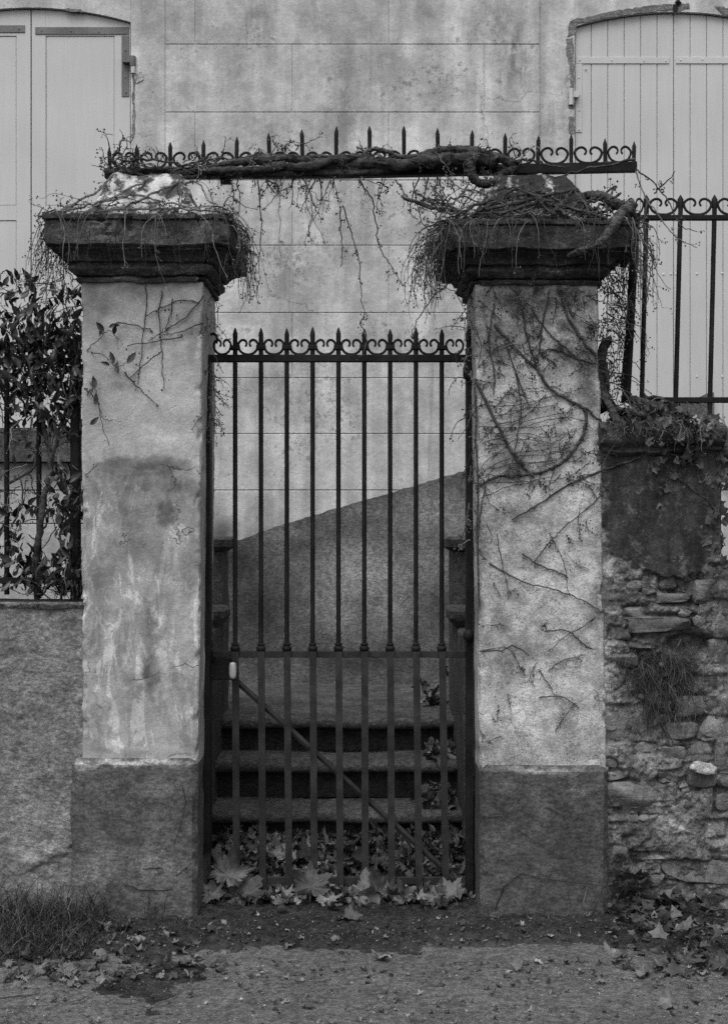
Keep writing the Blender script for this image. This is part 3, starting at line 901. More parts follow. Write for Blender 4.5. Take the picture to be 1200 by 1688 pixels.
# ================================================================== STEPS
stairs = thing('stone_steps', 'three worn dark stone steps behind the iron gate, littered with leaves', 'steps', (-.12, .65, 0))
SL, SR = -.69, .44
stp = [(.65, .27), (.9, .442), (1.15, .604)]
for i, (y, z) in enumerate(stp):
    yb = stp[i + 1][0] + .05 if i < 2 else HY - .01
    zlow = -.02 if i == 0 else stp[i - 1][1] + .001
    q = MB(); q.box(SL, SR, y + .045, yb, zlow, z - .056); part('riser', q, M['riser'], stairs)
    n = 90; prof = [(y + .05, z - .055), (y + .012, z - .055), (y + .001, z - .04), (y - .002, z - .026), (y + .002, z - .012), (y + .014, z - .002), (y + .03, z)]
    prof += [(y + .03 + t * (yb - y - .03), z) for t in np.linspace(.1, 1, 9 if i < 2 else 40)]
    P = np.array([(x, a, b) for a, b in prof for x in np.linspace(SL, SR, n)])
    P[:, 2] += .008 * fbm(P, 5, 4, 60 + i) - .008 * np.exp(-((P[:, 0] + .1) / .3) ** 2) * (P[:, 2] > z - .05)
    P[:, 1] += .008 * fbm(P, 6, 4, 70 + i)
    link('tread', grid_mesh('tread', n, len(prof), P), M['step'], stairs)

for sx, nm in ((-1, 'left'), (1, 'right')):
    lab = 'low rendered stair wall with moulded coping, ' + ('left' if sx < 0 else 'right') + ' of the steps behind the gate'
    fl = thing('stair_wall', lab, 'stair wall', ((-.8 if sx < 0 else .55), 1, 0))
    xi = -.672 if sx < 0 else .424
    xo = xi + sx * .34
    a, b = sorted((xi, xo))
    rough_box('wall', a, b, .49, 1.2, 0, 1.045, .03, .008, 8, M['flank'], fl, 80 + sx)
    o = sx * .035
    a2, b2 = sorted((xi - o, xo + o))
    square_column('coping', [(a, b, .97, 1.2, 1.0), (a, b, .955, 1.2, 1.04), (a2 + .01, b2 - .01, .93, 1.2, 1.075), (a2, b2, .92, 1.2, 1.09), (a2, b2, .92, 1.2, 1.12), (a2 + .02, b2 - .02, .95, 1.2, 1.135)],
                  .02, .008, 12, M['flank'], fl, 84 + sx)
    square_column('pier', [(a, b, 1.2, 1.52, .3), (a, b, 1.2, 1.52, 1.40)], .03, .006, 8, M['flank'], fl, 88 + sx)
    square_column('pier_cap', [(a, b, 1.2, 1.52, 1.385), (a2, b2, 1.17, 1.55, 1.41), (a2, b2, 1.165, 1.555, 1.445), (a2 + .02, b2 - .02, 1.185, 1.535, 1.457)], .02, .004, 10, M['flank'], fl, 92 + sx)

# ================================================================== GATE PILLARS


def capital_prof(x0, x1, y0, y1, zn, zt, e):
    """shaft half-section x0..x1 / y0..y1; neck zn, slab top zt, overhang e"""
    H = zt - zn
    pr = [(0, 0), (.014, .0), (.018, .03), (.018, .065), (.004, .075), (.004, .095), (.022, .105), (.036, .15), (.043, .19), (.042, .235), (.034, .265), (.028, .275), (.03, .295),
          (.046, .31), (.05, .36), (.062, .41), (.082, .45), (.088, .462), (.096, .464), (.096, .495), (e - .006, .505), (e, .52), (e, .875), (e - .004, .885), (e + .008, .9), (e + .01, .97), (e - .02, 1.0)]
    return [(x0 - o, x1 + o, y0 - o, y1 + o, zn + t * H) for o, t in pr]


def pillar(label, x0t, x1t, x0b, x1b, px0, px1, zn, zt, zp, e, mats, seed, pyr):
    y0, y1 = 0., .47
    cx = (x0t + x1t) / 2
    t = thing('gate_pillar', label, 'pillar', (cx, .235, 0))
    rough_box('plinth', px0, px1, -.035, y1 + .03, -.08, zp, .012, .007, 10, M[mats[0]], t, seed, .02, .016)
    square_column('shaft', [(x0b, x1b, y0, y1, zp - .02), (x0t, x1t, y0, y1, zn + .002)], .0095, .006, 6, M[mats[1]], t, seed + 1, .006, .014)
    square_column('capital', capital_prof(x0t, x1t, y0, y1, zn, zt, e), .0085, .0155, 12, M['capital' if seed < 110 else 'capital_dark'], t, seed + 2, .008, .05, True, 32)
    bx, tx, ht = pyr
    cy = .235
    square_column('pyramid_cap', [(cx - bx, cx + bx, cy - bx, cy + bx, zt - .012), (cx - bx, cx + bx, cy - bx, cy + bx, zt + .012),
                                  (cx - bx * .8, cx + bx * .8, cy - bx * .8, cy + bx * .8, zt + ht * .35),
                                  (cx - tx * 1.15, cx + tx * 1.15, cy - tx * 1.15, cy + tx * 1.15, zt + ht * .8), (cx - tx, cx + tx, cy - tx, cy + tx, zt + ht)],
                  .01, .026, 9, M[mats[2]], t, seed + 3, .01, .03)
    return t


LZT, RZT = 2.705, 2.682
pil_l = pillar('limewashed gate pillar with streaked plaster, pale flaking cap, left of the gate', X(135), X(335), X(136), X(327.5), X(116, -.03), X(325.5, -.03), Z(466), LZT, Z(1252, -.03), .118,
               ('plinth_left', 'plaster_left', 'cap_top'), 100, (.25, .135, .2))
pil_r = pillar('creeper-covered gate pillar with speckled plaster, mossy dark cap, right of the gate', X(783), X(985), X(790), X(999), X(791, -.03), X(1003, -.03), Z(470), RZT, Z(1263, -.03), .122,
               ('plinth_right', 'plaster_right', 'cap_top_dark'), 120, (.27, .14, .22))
# cracks in the plinths: thin raised lips of the loosened cement coat


def crack(parent, pts, Y, r=.0022):
    q = MB(); rr = random.Random(len(pts) * 7 + int(pts[0][0])); path = []
    for (xa, ya), (xb, yb) in zip(pts[:-1], pts[1:]):
        for i in range(5):
            t = i / 5; path.append(at(xa + (xb - xa) * t + rr.uniform(-1, 1), ya + (yb - ya) * t + rr.uniform(-1.2, 1.2), Y))
    q.tube(path, r, r * .6, 4); part('crack', q, M['void'], parent)


crack(pil_l, [(205, 1458), (230, 1466), (262, 1469), (292, 1465)], -.0385)
crack(pil_l, [(236, 1433), (255, 1430), (275, 1431)], -.0385, .0016)
crack(pil_l, [(290, 1445), (305, 1432), (318, 1420)], -.0385, .0016)
crack(pil_l, [(300, 1290), (306, 1320), (298, 1360), (285, 1400)], -.0385, .0012)
crack(pil_r, [(815, 1500), (830, 1462), (858, 1440), (885, 1447), (930, 1452), (1000, 1462)], -.0395)
crack(pil_r, [(790, 1346), (830, 1346), (875, 1328)], -.0395, .0014)
crack(pil_r, [(850, 1365), (900, 1400), (955, 1425)], -.0395, .0012)
crack(pil_r, [(900, 1330), (940, 1352)], -.0395, .0012)
crack(pil_r, [(790, 1072), (825, 1073), (845, 1064), (868, 1075), (872, 1085)], -.004, .0016)

# ================================================================== LEFT WALL
lw = thing('garden_wall', 'low wall of grey cement render under the left fence', 'wall', (X(60), .1, 0))
nx, nz = 170, 300
x0, x1, zt = -2.6, X(140, .03), Z(992, .03)
gx, gzv = np.meshgrid(np.linspace(x0, x1, nx), np.linspace(-.08, zt, nz))
P = np.stack([gx.ravel(), np.full(gx.size, .03), gzv.ravel()], 1)
d = .010 * fbm(P, 5, 5, 140) + .006 * fbm(P, 24, 4, 141)
# coat broken away along the foot
ff = np.interp(P[:, 0], [-2.6, X(-20), X(30), X(55), X(80), X(105), X(118), X(140)], [.1, .1, Z(1452), Z(1436), Z(1424), Z(1412), Z(1396), Z(1380)]) + .03 * fbm(P, 26, 5, 144, .6)
loc = sstep(X(20), X(70), P[:, 0]); d += loc * (-.006 * sstep(0, .01, P[:, 2] - ff) - .008 * np.exp(-((P[:, 2] - ff - .03) / .03) ** 2))
P[:, 1] += d
link('render_coat', grid_mesh('render_coat', nx, nz, P), M['wall_left'], lw)
q = MB(); q.box(x0, x1, .06, .30, -.05, zt - .02); part('core', q, M['wall_left'], lw)
P2 = np.array([(x, y, zt - .004) for y in np.linspace(.018, .31, 24) for x in np.linspace(x0, x1, 120)])
P2[:, 2] += .006 * fbm(P2, 9, 4, 143) - .02 * (P2[:, 1] < .02)
link('wall_top', grid_mesh('wall_top', 120, 24, P2), M['soil'], lw)

# ================================================================== RIGHT WALL
rw = thing('rubble_wall', 'tall rubble stone wall with dark peeling render and moulded coping beside the right pillar', 'wall', (X(1090), .15, 0))
x0, x1 = X(983, WY), X(1186, WY); ztw = Z(742, WY)


# the larger stones, where they sit (photo px: cx, cy, w, h)
big = [(1085, 1027, 120, 26), (1048, 1316, 112, 60), (1026, 1346, 60, 30), (1016, 1375, 26, 40), (1098, 1280, 32, 24), (1136, 1292, 38, 22), (1152, 1277, 58, 42), (1150, 1437, 118, 36),
       (1072, 1430, 48, 16), (1080, 1412, 56, 16), (1055, 1410, 34, 14), (1076, 1455, 44, 28), (1115, 1468, 50, 34), (1190, 1480, 60, 34), (1190, 1415, 36, 20), (1028, 1195, 70, 62),
       (1065, 1235, 44, 22), (1036, 1238, 34, 20), (1045, 965, 26, 18), (1062, 962, 20, 26), (1072, 940, 20, 14), (1130, 962, 44, 34), (1103, 958, 30, 28), (1110, 985, 60, 18), (1160, 975, 44, 40), (1178, 945, 40, 34),
       (1186, 1010, 30, 46), (1185, 1075, 34, 44), (1160, 1130, 70, 30), (1150, 1165, 80, 36), (1180, 1200, 50, 40), (1120, 1205, 56, 30), (1086, 1190, 40, 26), (1150, 1235, 60, 26), (1192, 1250, 30, 60),
       (1030, 1090, 44, 26), (1022, 1045, 34, 22), (1045, 1010, 40, 20), (1060, 1060, 50, 22), (1195, 1320, 30, 40), (1110, 1240, 40, 22), (1030, 1455, 40, 26), (1005, 1258, 24, 18), (1018, 1280, 40, 18), (1180, 1370, 40, 30)]


def wall_face(x0, x1, z0, z1, nx, nz, coat_on, nm, parent):
    gx, gzv = np.meshgrid(np.linspace(x0, x1, nx), np.linspace(z0, z1, nz))
    P = np.stack([gx.ravel(), np.full(gx.size, WY), gzv.ravel()], 1)
    k = S(WY); pxx = CX + P[:, 0] / k; pyy = HOR - (P[:, 2] - EYE) / k
    edge = np.interp(pxx, [975, 990, 1010, 1040, 1090, 1130, 1160, 1200], [860, 895, 930, 935, 955, 950, 930, 900])
    n1 = fbm(P, 14, 5, 160)
    lft = np.interp(pyy, [740, 800, 850, 900, 1000], [984, 988, 984, 1000, 1010]); coat = sstep(-7, 6, edge - pyy + 62 * n1 + 26 * fbm(P, 45, 4, 168)) * sstep(-6, 8, pxx - lft + 34 * fbm(P, 17, 5, 167)) if coat_on else np.zeros(len(P))
    d = -.008 * coat + .005 * fbm(P, 9, 4, 161) * coat
    lum = (1 - coat) * sstep(986, 1012, pxx) * (.036 * fbm(P, 7, 6, 162, .62) + .026 * np.abs(fbm(P, 20, 5, 163, .6)) - .008)
    if True:                                      # open joints round the larger stones
        for (a, b, w_, h_) in big:
            q = np.maximum(np.abs(pxx - a) - w_ * .5, np.abs(pyy - b) - h_ * .5); lum += (1 - coat) * (.02 * np.exp(-((q - 1) / 4) ** 2) * sstep(-.2, .35, fbm(P, 11, 3, 175)) + .013 * sstep(3, -3, q))
    # a hole under the long stone, and the recess of the grass tufts
    hole = np.exp(-(((pxx - 1135) / 38) ** 2 + ((pyy - 1062) / 17) ** 2) ** 2) + .5 * np.exp(-(((pxx - 1090) / 60) ** 2 + ((pyy - 1120) / 45) ** 2) ** 2)
    P[:, 1] += d + lum + .1 * hole
    me = grid_mesh(nm, nx, nz, P)
    at_ = me.attributes.new('coat', 'FLOAT', 'POINT'); at_.data.foreach_set('value', coat.astype(np.float32))
    return link(nm, me, M['rubble'], parent)


wall_face(x0, x1, -.08, ztw, 150, 460, True, 'render_coat', rw)
q = MB(); q.box(x0 + .01, x1 + .002, WY + .16, .36, -.05, ztw - .01); part('core', q, M['flank'], rw)
q = MB(); q.box(x1 - .001, x1 + .006, WY + .004, .36, Z(925, WY), ztw - .012); part('wall_end', q, M['rubble'], rw)
cl, cr = X(986, 0), X(1196, 0)
square_column('coping', [(cl, cr - .03, WY - .004, .37, Z(750)), (cl, cr - .012, WY - .03, .39, Z(744)), (cl, cr - .014, WY - .028, .39, Z(738)), (cl, cr - .012, WY - .032, .39, Z(736)), (cl, cr, WY - .052, .41, Z(730)),
                         (cl, cr + .004, WY - .062, .42, Z(718)), (cl, cr, WY - .056, .41, Z(706)), (cl, cr - .01, WY - .035, .39, Z(697))], .009, .022, 9, M['coping'], rw, 165, .006, .03)
lo = thing('rubble_wall', 'lower stretch of ivied rubble wall past the coping end', 'wall', (X(1210), .15, 0))
wall_face(x1 - .006, 3, -.08, Z(930, WY), 200, 200, False, 'render_coat', lo)
q = MB(); q.box(x1 + .007, 3, WY + .12, .36, -.05, Z(950)); part('core', q, M['flank'], lo)

rs = random.Random(9)
for i, (cx_, cy_, w_, h_) in enumerate(big):
    k = S(WY); dp = rs.uniform(.07, .1)
    me = stone_mesh('stone', w_ * k * 1.03, h_ * k * 1.06, dp, 200 + i, .38 if w_ * h_ > 2500 else .5, .15)
    link('stone', me, M['stone'], rw, None, (X(cx_, WY), WY + dp * .5 - (rs.uniform(.012, .024) if i in (0, 7, 1) else rs.uniform(-.008, .013)), Z(cy_, WY)), (0, rs.uniform(-.08, .08), 0))
me = stone_mesh('stone', .105, .045, .06, 301, .6, .2)
st = link('stone', me, M['stone_pale'], rw, None, (X(1158, 0), -.004, Z(1265, 0)), (0, .18, 0)); st['label'] = 'pale broken stone chip in the rubble'
variants = [stone_mesh('stone', 1, .55 + .05 * (i % 4), .9, 320 + i, .55, .3, 3) for i in range(9)]
cnt = 0
for i in range(900):
    px, py = rs.uniform(992, 1196), rs.uniform(935, 1490)
    if py < np.interp(px, [975, 1010, 1040, 1090, 1130, 1160, 1200], [900, 950, 955, 975, 970, 950, 920]): continue
    if 1060 < px < 1190 and 1040 < py < 1090: continue
    if any(abs(px - b[0]) < b[2] * .5 and abs(py - b[1]) < b[3] * .5 for b in big): continue
    s = rs.choice([rs.uniform(9, 18), rs.uniform(12, 34)]) * S(WY); cnt += 1
    if cnt > 60: break
    link('stone', variants[i % 9], M['stone'], rw, None, (X(px, WY), WY + .34 * s - rs.uniform(-.008, .006), Z(py, WY)), (rs.uniform(-.4, .4), rs.uniform(-.5, .5), rs.uniform(-.3, .3)), s)

# ================================================================== IRONWORK
GY = .25
kg = S(GY)


def spear(mb, x, y, z0, z1, r, tip=.03, wide=1.25):
    mb.lathe([(r, z0), (r, z1 - tip * 1.9), (r * wide, z1 - tip * 1.7), (r * wide * 1.04, z1 - tip), (r * .35, z1 - tip * .12), (.0008, z1)], x, y, 10)


SCR = [(0, 6), (-20, 7), (-42, 14), (-65, 30), (-80, 54), (-87, 82), (-80, 104), (-60, 122), (-38, 126), (-20, 114), (-13, 92), (-24, 70)]


def scroll_mesh(halfgap, height, r=.0042):
    """a C-scroll lying in the x-z plane, origin on the rail under its middle"""
    p = [(x / 95 * halfgap, z / 126 * height) for x, z in SCR]
    pts = p[::-1] + [(-x, z) for x, z in p[1:]]
    f = []
    for i in range(len(pts) - 1):               # smooth the path
        a = Vector((*pts[max(i - 1, 0)], 0)); b = Vector((*pts[i], 0)); c = Vector((*pts[i + 1], 0)); d = Vector((*pts[min(i + 2, len(pts) - 1)], 0))
        for t in (0, .33, .66):
            f.append(.5 * ((2 * b) + (c - a) * t + (2 * a - 5 * b + 4 * c - d) * t * t + (3 * b - a - 3 * c + d) * t ** 3))
    f.append(Vector((*pts[-1], 0)))
    n = len(f); rsz = [r * (.75 + .5 * min(i, n - 1 - i, 6) / 6) if min(i, n - 1 - i) > 2 else r * 1.1 for i in range(n)]
    mb = MB(); mb.tube([Vector((q.x, 0, q.y)) for q in f], r, n=6, rs=rsz)
    return mb.mesh('scroll', 50)


gate = thing('iron_gate', 'tall black wrought iron gate with spear bars closed between the two pillars', 'gate', (X(557, GY), GY, 0))
bars_top = [388 + 42.5 * i for i in range(9)]
bars_low = [390.5, 433.5, 476.5, 518, 560.5, 602, 645, 690, 734]
ZR, ZRb = Z(585, GY), Z(597, GY)        # top rail
ZM, ZMb = Z(1073, GY), Z(1084, GY)      # middle rail
r_ = .0098
for i, px in enumerate(bars_top):
    xa = X(px, GY)
    q = MB(); spear(q, xa, GY, Z(1062, GY), Z(541, GY) + rs.uniform(-.005, .005), r_, .026, 1.02)
    b = part('bar', q, M['iron'], gate, 40)
    q = MB(); q.lathe([(.0125, Z(1060, GY)), (.0165, Z(1061, GY)), (.0165, Z(1063, GY)), (.012, Z(1064, GY)), (.019, Z(1066, GY)), (.0205, Z(1069, GY)), (.018, Z(1072, GY)), (.014, Z(1073.5, GY))], xa, GY, 14)
    part('knop', q, M['iron'], b, 50)
    q = MB(); q.cbox(xa - .019, xa + .019, GY - .015, GY + .015, Z(577, GY), Z(569.5, GY), .003); part('collar', q, M['iron'], b)
    xb = X(px + .6, GY); xl = X(bars_low[i] + .4, GY); h = .0138
    q = MB(); zb0 = .045; zt_ = ZM - .001
    v = [(xb - h, GY - .017, zt_), (xb + h, GY - .017, zt_), (xb + h, GY - .002, zt_), (xb - h, GY - .002, zt_), (xl - h, GY - .017, zb0), (xl + h, GY - .017, zb0), (xl + h, GY - .002, zb0), (xl - h, GY - .002, zb0)]
    q.add(v, [(0, 1, 2, 3), (7, 6, 5, 4), (0, 4, 5, 1), (1, 5, 6, 2), (2, 6, 7, 3), (3, 7, 4, 0)])
    part('lower_bar', q, M['iron_worn'], gate)
q = MB(); q.cbox(X(348, GY), X(767, GY), GY - .013, GY + .013, ZRb, ZR, .003); part('top_rail', q, M['iron'], gate)
q = MB(); q.cbox(X(350, GY), X(767, GY), GY - .0018, GY + .012, ZMb, ZM, .002); part('middle_rail', q, M['iron_worn'], gate)
q = MB(); q.cbox(X(350, GY), X(767, GY), GY - .0018, GY + .012, .055, .085, .002); part('bottom_rail', q, M['iron_worn'], gate)
scr = scroll_mesh(21.25 * kg - .0085, 25 * kg)
for i in range(-1, 9):
    px = 388 + 42.5 * (i + .5)
    link('scroll', scr, M['iron'], gate, None, (X(px, GY), GY, ZR - .001), None, (1.0, 1, 1) if 0 <= i < 8 else (.86, 1, 1))
q = MB(); q.box(-.643, -.618, .175, .263, Z(1400, GY), Z(588, GY)); part('stile', q, M['iron'], gate)
q = MB(); q.box(X(768, .22), X(779, .22), .2, .262, .02, Z(575, GY)); spear(q, X(773, .23), .231, Z(580, GY), Z(538, GY), .0125, .035, 1.2); part('stile', q, M['iron'], gate)
q = MB(); q.tube([at(350, 1086, .262), at(735, 1436, .262)], .0125, n=4, flat=.5); part('brace', q, M['iron_worn'], gate)
q = MB(); q.cbox(X(351, GY), X(383, GY), .253, .29, Z(1121, GY), Z(1086, GY), .003); part('lock_box', q, M['iron'], gate)
q = MB(); a = at(384, 1105.5, .205); prof = [(.004, -.034), (.011, -.031), (.0145, -.022), (.0152, 0), (.0145, .022), (.011, .031), (.004, .034)]
q.lathe([(r, a.z + z) for r, z in prof], a.x, a.y, 16); hd = part('handle', q, M['knob'], gate, 60)
q = MB(); q.tube([a, a + Vector((0, .03, 0))], .006, n=8); part('spindle', q, M['iron'], hd)
for py in (612, 1047):
    q = MB(); a = at(771.5, py, .2)
    if py < 700: q.lathe([(.012, a.z - .035), (.022, a.z - .02), (.022, a.z + .015), (.012, a.z + .03)], a.x, .195, 12)
    else:
        q.lathe([(.004, a.z - .024), (.016, a.z - .019), (.022, a.z - .006), (.022, a.z + .008), (.015, a.z + .02), (.004, a.z + .025)], a.x, .185, 14)
    part('hinge', q, M['iron'], gate, 60)
q = MB(); q.tube([at(347, 552, .22), at(352, 550, .22), at(357, 553, .22), at(359, 560, .22), at(356, 566, .22)], .006, n=6); part('latch_hook', q, M['iron'], gate, 50)

# overthrow
OY = .235; ko = S(OY)
ov = thing('overthrow_railing', 'spiked iron overthrow bar spanning the two pillar caps, wrapped in vine', 'iron railing', (X(610, OY), OY, Z(290, OY)))
sp_x = [182, 227, 281, 335.5, 390, 444.5, 499, 554, 609.5, 666, 722, 777, 832, 886, 941, 997, 1044]
sp_t = [243, 238, 233.5, 231, 225, 219, 213, 208, 207, 207, 211, 214, 219, 223, 221, 228, 233]


def bar_y(px): return np.interp(px, [170, 560, 1050], [279, 278, 268])


q = MB(); za, zb_, zc = [(Z(bar_y(p), OY), Z(bar_y(p) + 15, OY)) for p in (174, 560, 1048)]
q.add([(X(174, OY), OY - .02, za[0]), (X(174, OY), OY + .02, za[0]), (X(174, OY), OY + .02, za[1]), (X(174, OY), OY - .02, za[1]),
       (X(560, OY), OY - .02, zb_[0]), (X(560, OY), OY + .02, zb_[0]), (X(560, OY), OY + .02, zb_[1]), (X(560, OY), OY - .02, zb_[1]),
       (X(1048, OY), OY - .02, zc[0]), (X(1048, OY), OY + .02, zc[0]), (X(1048, OY), OY + .02, zc[1]), (X(1048, OY), OY - .02, zc[1])],
      [(0, 1, 2, 3), (11, 10, 9, 8)] + [(a + k, a + (k + 1) % 4, a + 4 + (k + 1) % 4, a + 4 + k) for a in (0, 4) for k in range(4)])
part('bar', q, M['iron'], ov)
for px, t in zip(sp_x, sp_t):
    q = MB(); lx = rs.uniform(-.004, .004); q.tube([Vector((X(px, OY), OY, Z(bar_y(px) + 2, OY))), Vector((X(px, OY) + lx * .6, OY, Z(t, OY) - .034)), Vector((X(px, OY) + lx * .8, OY, Z(t, OY) - .022)), Vector((X(px, OY) + lx, OY, Z(t, OY)))], .008, n=8, rs=[.0078, .0086, .0086, .001]); part('spike', q, M['iron'], ov, 40)
osc = scroll_mesh(27.3 * ko - .009, 27 * ko)
for a, b in zip(sp_x[:-1], sp_x[1:]):
    m_ = (a + b) / 2
    link('scroll', osc, M['iron'], ov, None, (X(m_, OY), OY, Z(bar_y(m_), OY) - .001), None, ((b - a) / 54.5, 1, 1))
for px in (372, 860):
    q = MB(); q.box(X(px - 8, OY), X(px + 8, OY), OY - .012, OY + .012, Z(bar_y(px) + 25, OY), Z(bar_y(px) + 15, OY)); part('lug', q, M['iron'], ov)

# right fence
FY = .2; kf = S(FY)
rf = thing('iron_fence', 'leaning black iron fence with spear tips standing on the rubble wall coping', 'fence', (X(1120, FY), FY, Z(690, FY)))
q = MB(); q.cbox(X(1049, FY), X(1320, FY), FY - .012, FY + .012, Z(363, FY), Z(355, FY), .002); part('top_rail', q, M['iron'], rf)
q = MB(); q.cbox(X(1024, FY), X(1320, FY), FY - .012, FY + .012, Z(664, FY), Z(655, FY), .002); part('bottom_rail', q, M['iron'], rf)
for i in range(5):
    xt, xb = 1065 + 56 * i, 1057 + 56 * i
    q = MB(); a, b = at(xb, 668 if i != 2 else 684, FY), at(xt, 345, FY); q.tube([a, b], .0098, n=10)
    c = at(xt, 321, FY); q.tube([b, at(xt, 338, FY), at(xt, 329, FY), c], .0098, n=10, rs=[.0098, .012, .0125, .001]); part('bar', q, M['iron'], rf, 40)
fsc = scroll_mesh(28 * kf - .0085, 27 * kf)
for i in range(4):
    m_ = 1065 + 56 * (i + .5); link('scroll', fsc, M['iron'], rf, None, (X(m_, FY), FY, Z(355, FY)))
link('scroll', fsc, M['iron'], rf, None, (X(1046, FY), FY, Z(355, FY)), None, (.6, 1, 1))
q = MB(); q.tube([at(1031, 664, FY - .01), at(1048, 352, FY - .01)], .019, n=4, rs=[.018, .017]); part('post', q, M['iron'], rf)
q = MB(); q.tube([at(1024, 640, FY), at(1031, 560, FY)], .005, n=5); part('stay', q, M['iron'], rf)

# left fence
lf = thing('iron_fence', 'black iron fence tangled in an evergreen shrub on the left wall', 'fence', (X(60, FY), FY, Z(985, FY)))
q = MB(); q.cbox(X(-250, FY), X(120, FY), FY - .012, FY + .012, Z(600, FY), Z(590, FY), .002); part('top_rail', q, M['iron'], lf)
q = MB(); q.cbox(X(-250, FY), X(120, FY), FY - .012, FY + .012, Z(962, FY), Z(952, FY), .002); part('bottom_rail', q, M['iron'], lf)
q = MB(); q.cbox(X(117, FY - .02), X(131, FY - .02), FY - .03, FY + .02, Z(994, FY), Z(560, FY), .003); part('post', q, M['iron'], lf)
for px in (-147, -94, -41, 12, 65):
    q = MB(); spear(q, X(px, FY), FY, Z(980, FY), Z(548, FY), .0105, .03, 1.2); part('bar', q, M['iron'], lf, 40)
lsc = scroll_mesh(26.5 * S(FY) - .009, 25 * kf)
for px in (-120.5, -67.5, -14.5, 38.5, 91.5): link('scroll', lsc, M['iron'], lf, None, (X(px, FY), FY, Z(590, FY)))

# ================================================================== VINES
rv = random.Random(21)


def rvec(r): return Vector((r.gauss(0, 1), r.gauss(0, 1), r.gauss(0, 1)))


def grow(p, d, L, r, droop=.2, wob=.25, n=10):
    p = Vector(p); d = Vector(d).normalized(); out = [p.copy()]
    for i in range(n):
        d = d + rvec(r) * wob + Vector((0, 0, -droop)); d.normalize()
        p = p + d * (L / n); out.append(p.copy())
    return out


def dress(mb, path, r, r0, k, L=.05, buds=2, droop=.1, budr=.0042):
    """side shoots and buds on a path"""
    for j in range(k):
        i = r.randrange(1, len(path)); p = path[i]; t = (path[i] - path[i - 1]).normalized()
        d = (t * .7 + rvec(r) * .7)
        q = grow(p, d, L * r.uniform(.4, 1.3), r, droop, .3, 4)
        mb.tube(q, r0 * .7, r0 * .4, 3, False)
        for b in range(buds):
            e = q[-1 - (b % 3)]; mb.octa(e + rvec(r) * .005, budr * r.uniform(.6, 1.15))


def smooth_path(pts, Y, k=6, jit=0., r=None, dy=None):
    P = [at(p[0], p[1], Y if len(p) < 3 else p[2]) for p in pts]
    out = []
    for i in range(len(P) - 1):
        a, b, c, d = P[max(i - 1, 0)], P[i], P[i + 1], P[min(i + 2, len(P) - 1)]
        for j in range(k):
            t = j / k
            q = .5 * ((2 * b) + (c - a) * t + (2 * a - 5 * b + 4 * c - d) * t * t + (3 * b - a - 3 * c + d) * t ** 3)
            if r is not None: q = q + rvec(r) * jit
            out.append(q)
    out.append(P[-1]); return out


def bark_tube(mb, path, r0, r1, r, n=16):
    rs_ = gnarly(path, r0, r1, r, .12); o = len(mb.v); mb.tube(path, r0, n=n, rs=rs_)
    V = np.array(mb.v[o:]); m_ = len(path); C = np.array([tuple(p) for p in path]).repeat(n, 0); D = V - C
    rad = np.linalg.norm(D, axis=1, keepdims=True) + 1e-9
    ang = np.tile(np.arange(n) / n * 2 * math.pi, m_); ln = np.arange(m_).repeat(n) / m_
    tw = ang + ln * 7
    Q = np.stack([np.cos(tw) * 2.2, np.sin(tw) * 2.2, ln * m_ * .09], 1)
    k = .34 * fbm(Q, 1.3, 4, r.randrange(999), .6) - .22 * np.abs(fbm(Q, 2.6, 3, r.randrange(999))) + .2 * fbm(V, 30, 3, 3)
    mb.v[o:] = [tuple(x) for x in C + D * (1 + k[:, None])]


def gnarly(path, r0, r1, r, amp=.2):
    n = len(path); return [(r0 + (r1 - r0) * i / (n - 1)) * (1 + amp * r.uniform(-1, 1)) for i in range(n)]


vine = thing('bare_vine', 'thick gnarled leafless vine twisted along the overthrow bar above the gate', 'vine', (X(610, OY), OY - .04, Z(285, OY)))
VY = OY - .055
for pts, a, b in [
    ([(300, 287, .2), (350, 276, .2), (385, 269, VY), (430, 265, VY - .01), (480, 262, VY), (520, 268, VY), (560, 272, VY), (615, 268, VY - .01), (660, 272, VY), (700, 264, VY - .02), (750, 263, VY - .02), (790, 262, VY), (815, 268, VY)], .013, .03),
    ([(640, 276, VY), (680, 262, VY + .02), (715, 251, VY), (745, 247, VY), (790, 250, VY), (825, 262, VY), (850, 272, VY)], .016, .018),
    ([(790, 254, VY), (776, 270, VY - .03), (777, 288, VY - .03), (790, 302, VY - .02), (812, 301, VY - .02), (832, 285, VY - .01), (850, 277, VY)], .02, .015),
    ([(400, 285, VY), (460, 286, VY - .01), (520, 283, VY), (580, 285, VY), (640, 280, VY)], .014, .016),
    ([(430, 270, VY), (500, 275, VY - .03), (560, 262, VY - .02), (610, 262, VY + .01)], .016, .02),
    ([(395, 264, VY), (440, 258, VY + .02), (490, 262, VY), (530, 258, VY + .02), (575, 262, VY)], .012, .009),
    ([(330, 282, VY), (380, 280, VY - .03), (430, 280, VY - .03), (470, 272, VY - .03)], .012, .017),
    ([(600, 264, VY), (604, 250, VY), (618, 246, VY), (640, 250, VY), (656, 258, VY), (690, 258, VY)], .007, .01),
]:
    q = MB(); p = smooth_path(pts, VY, 14, .0008, rv); bark_tube(q, p, a, b, rv); part('stem', q, M['bark'], vine, 60)
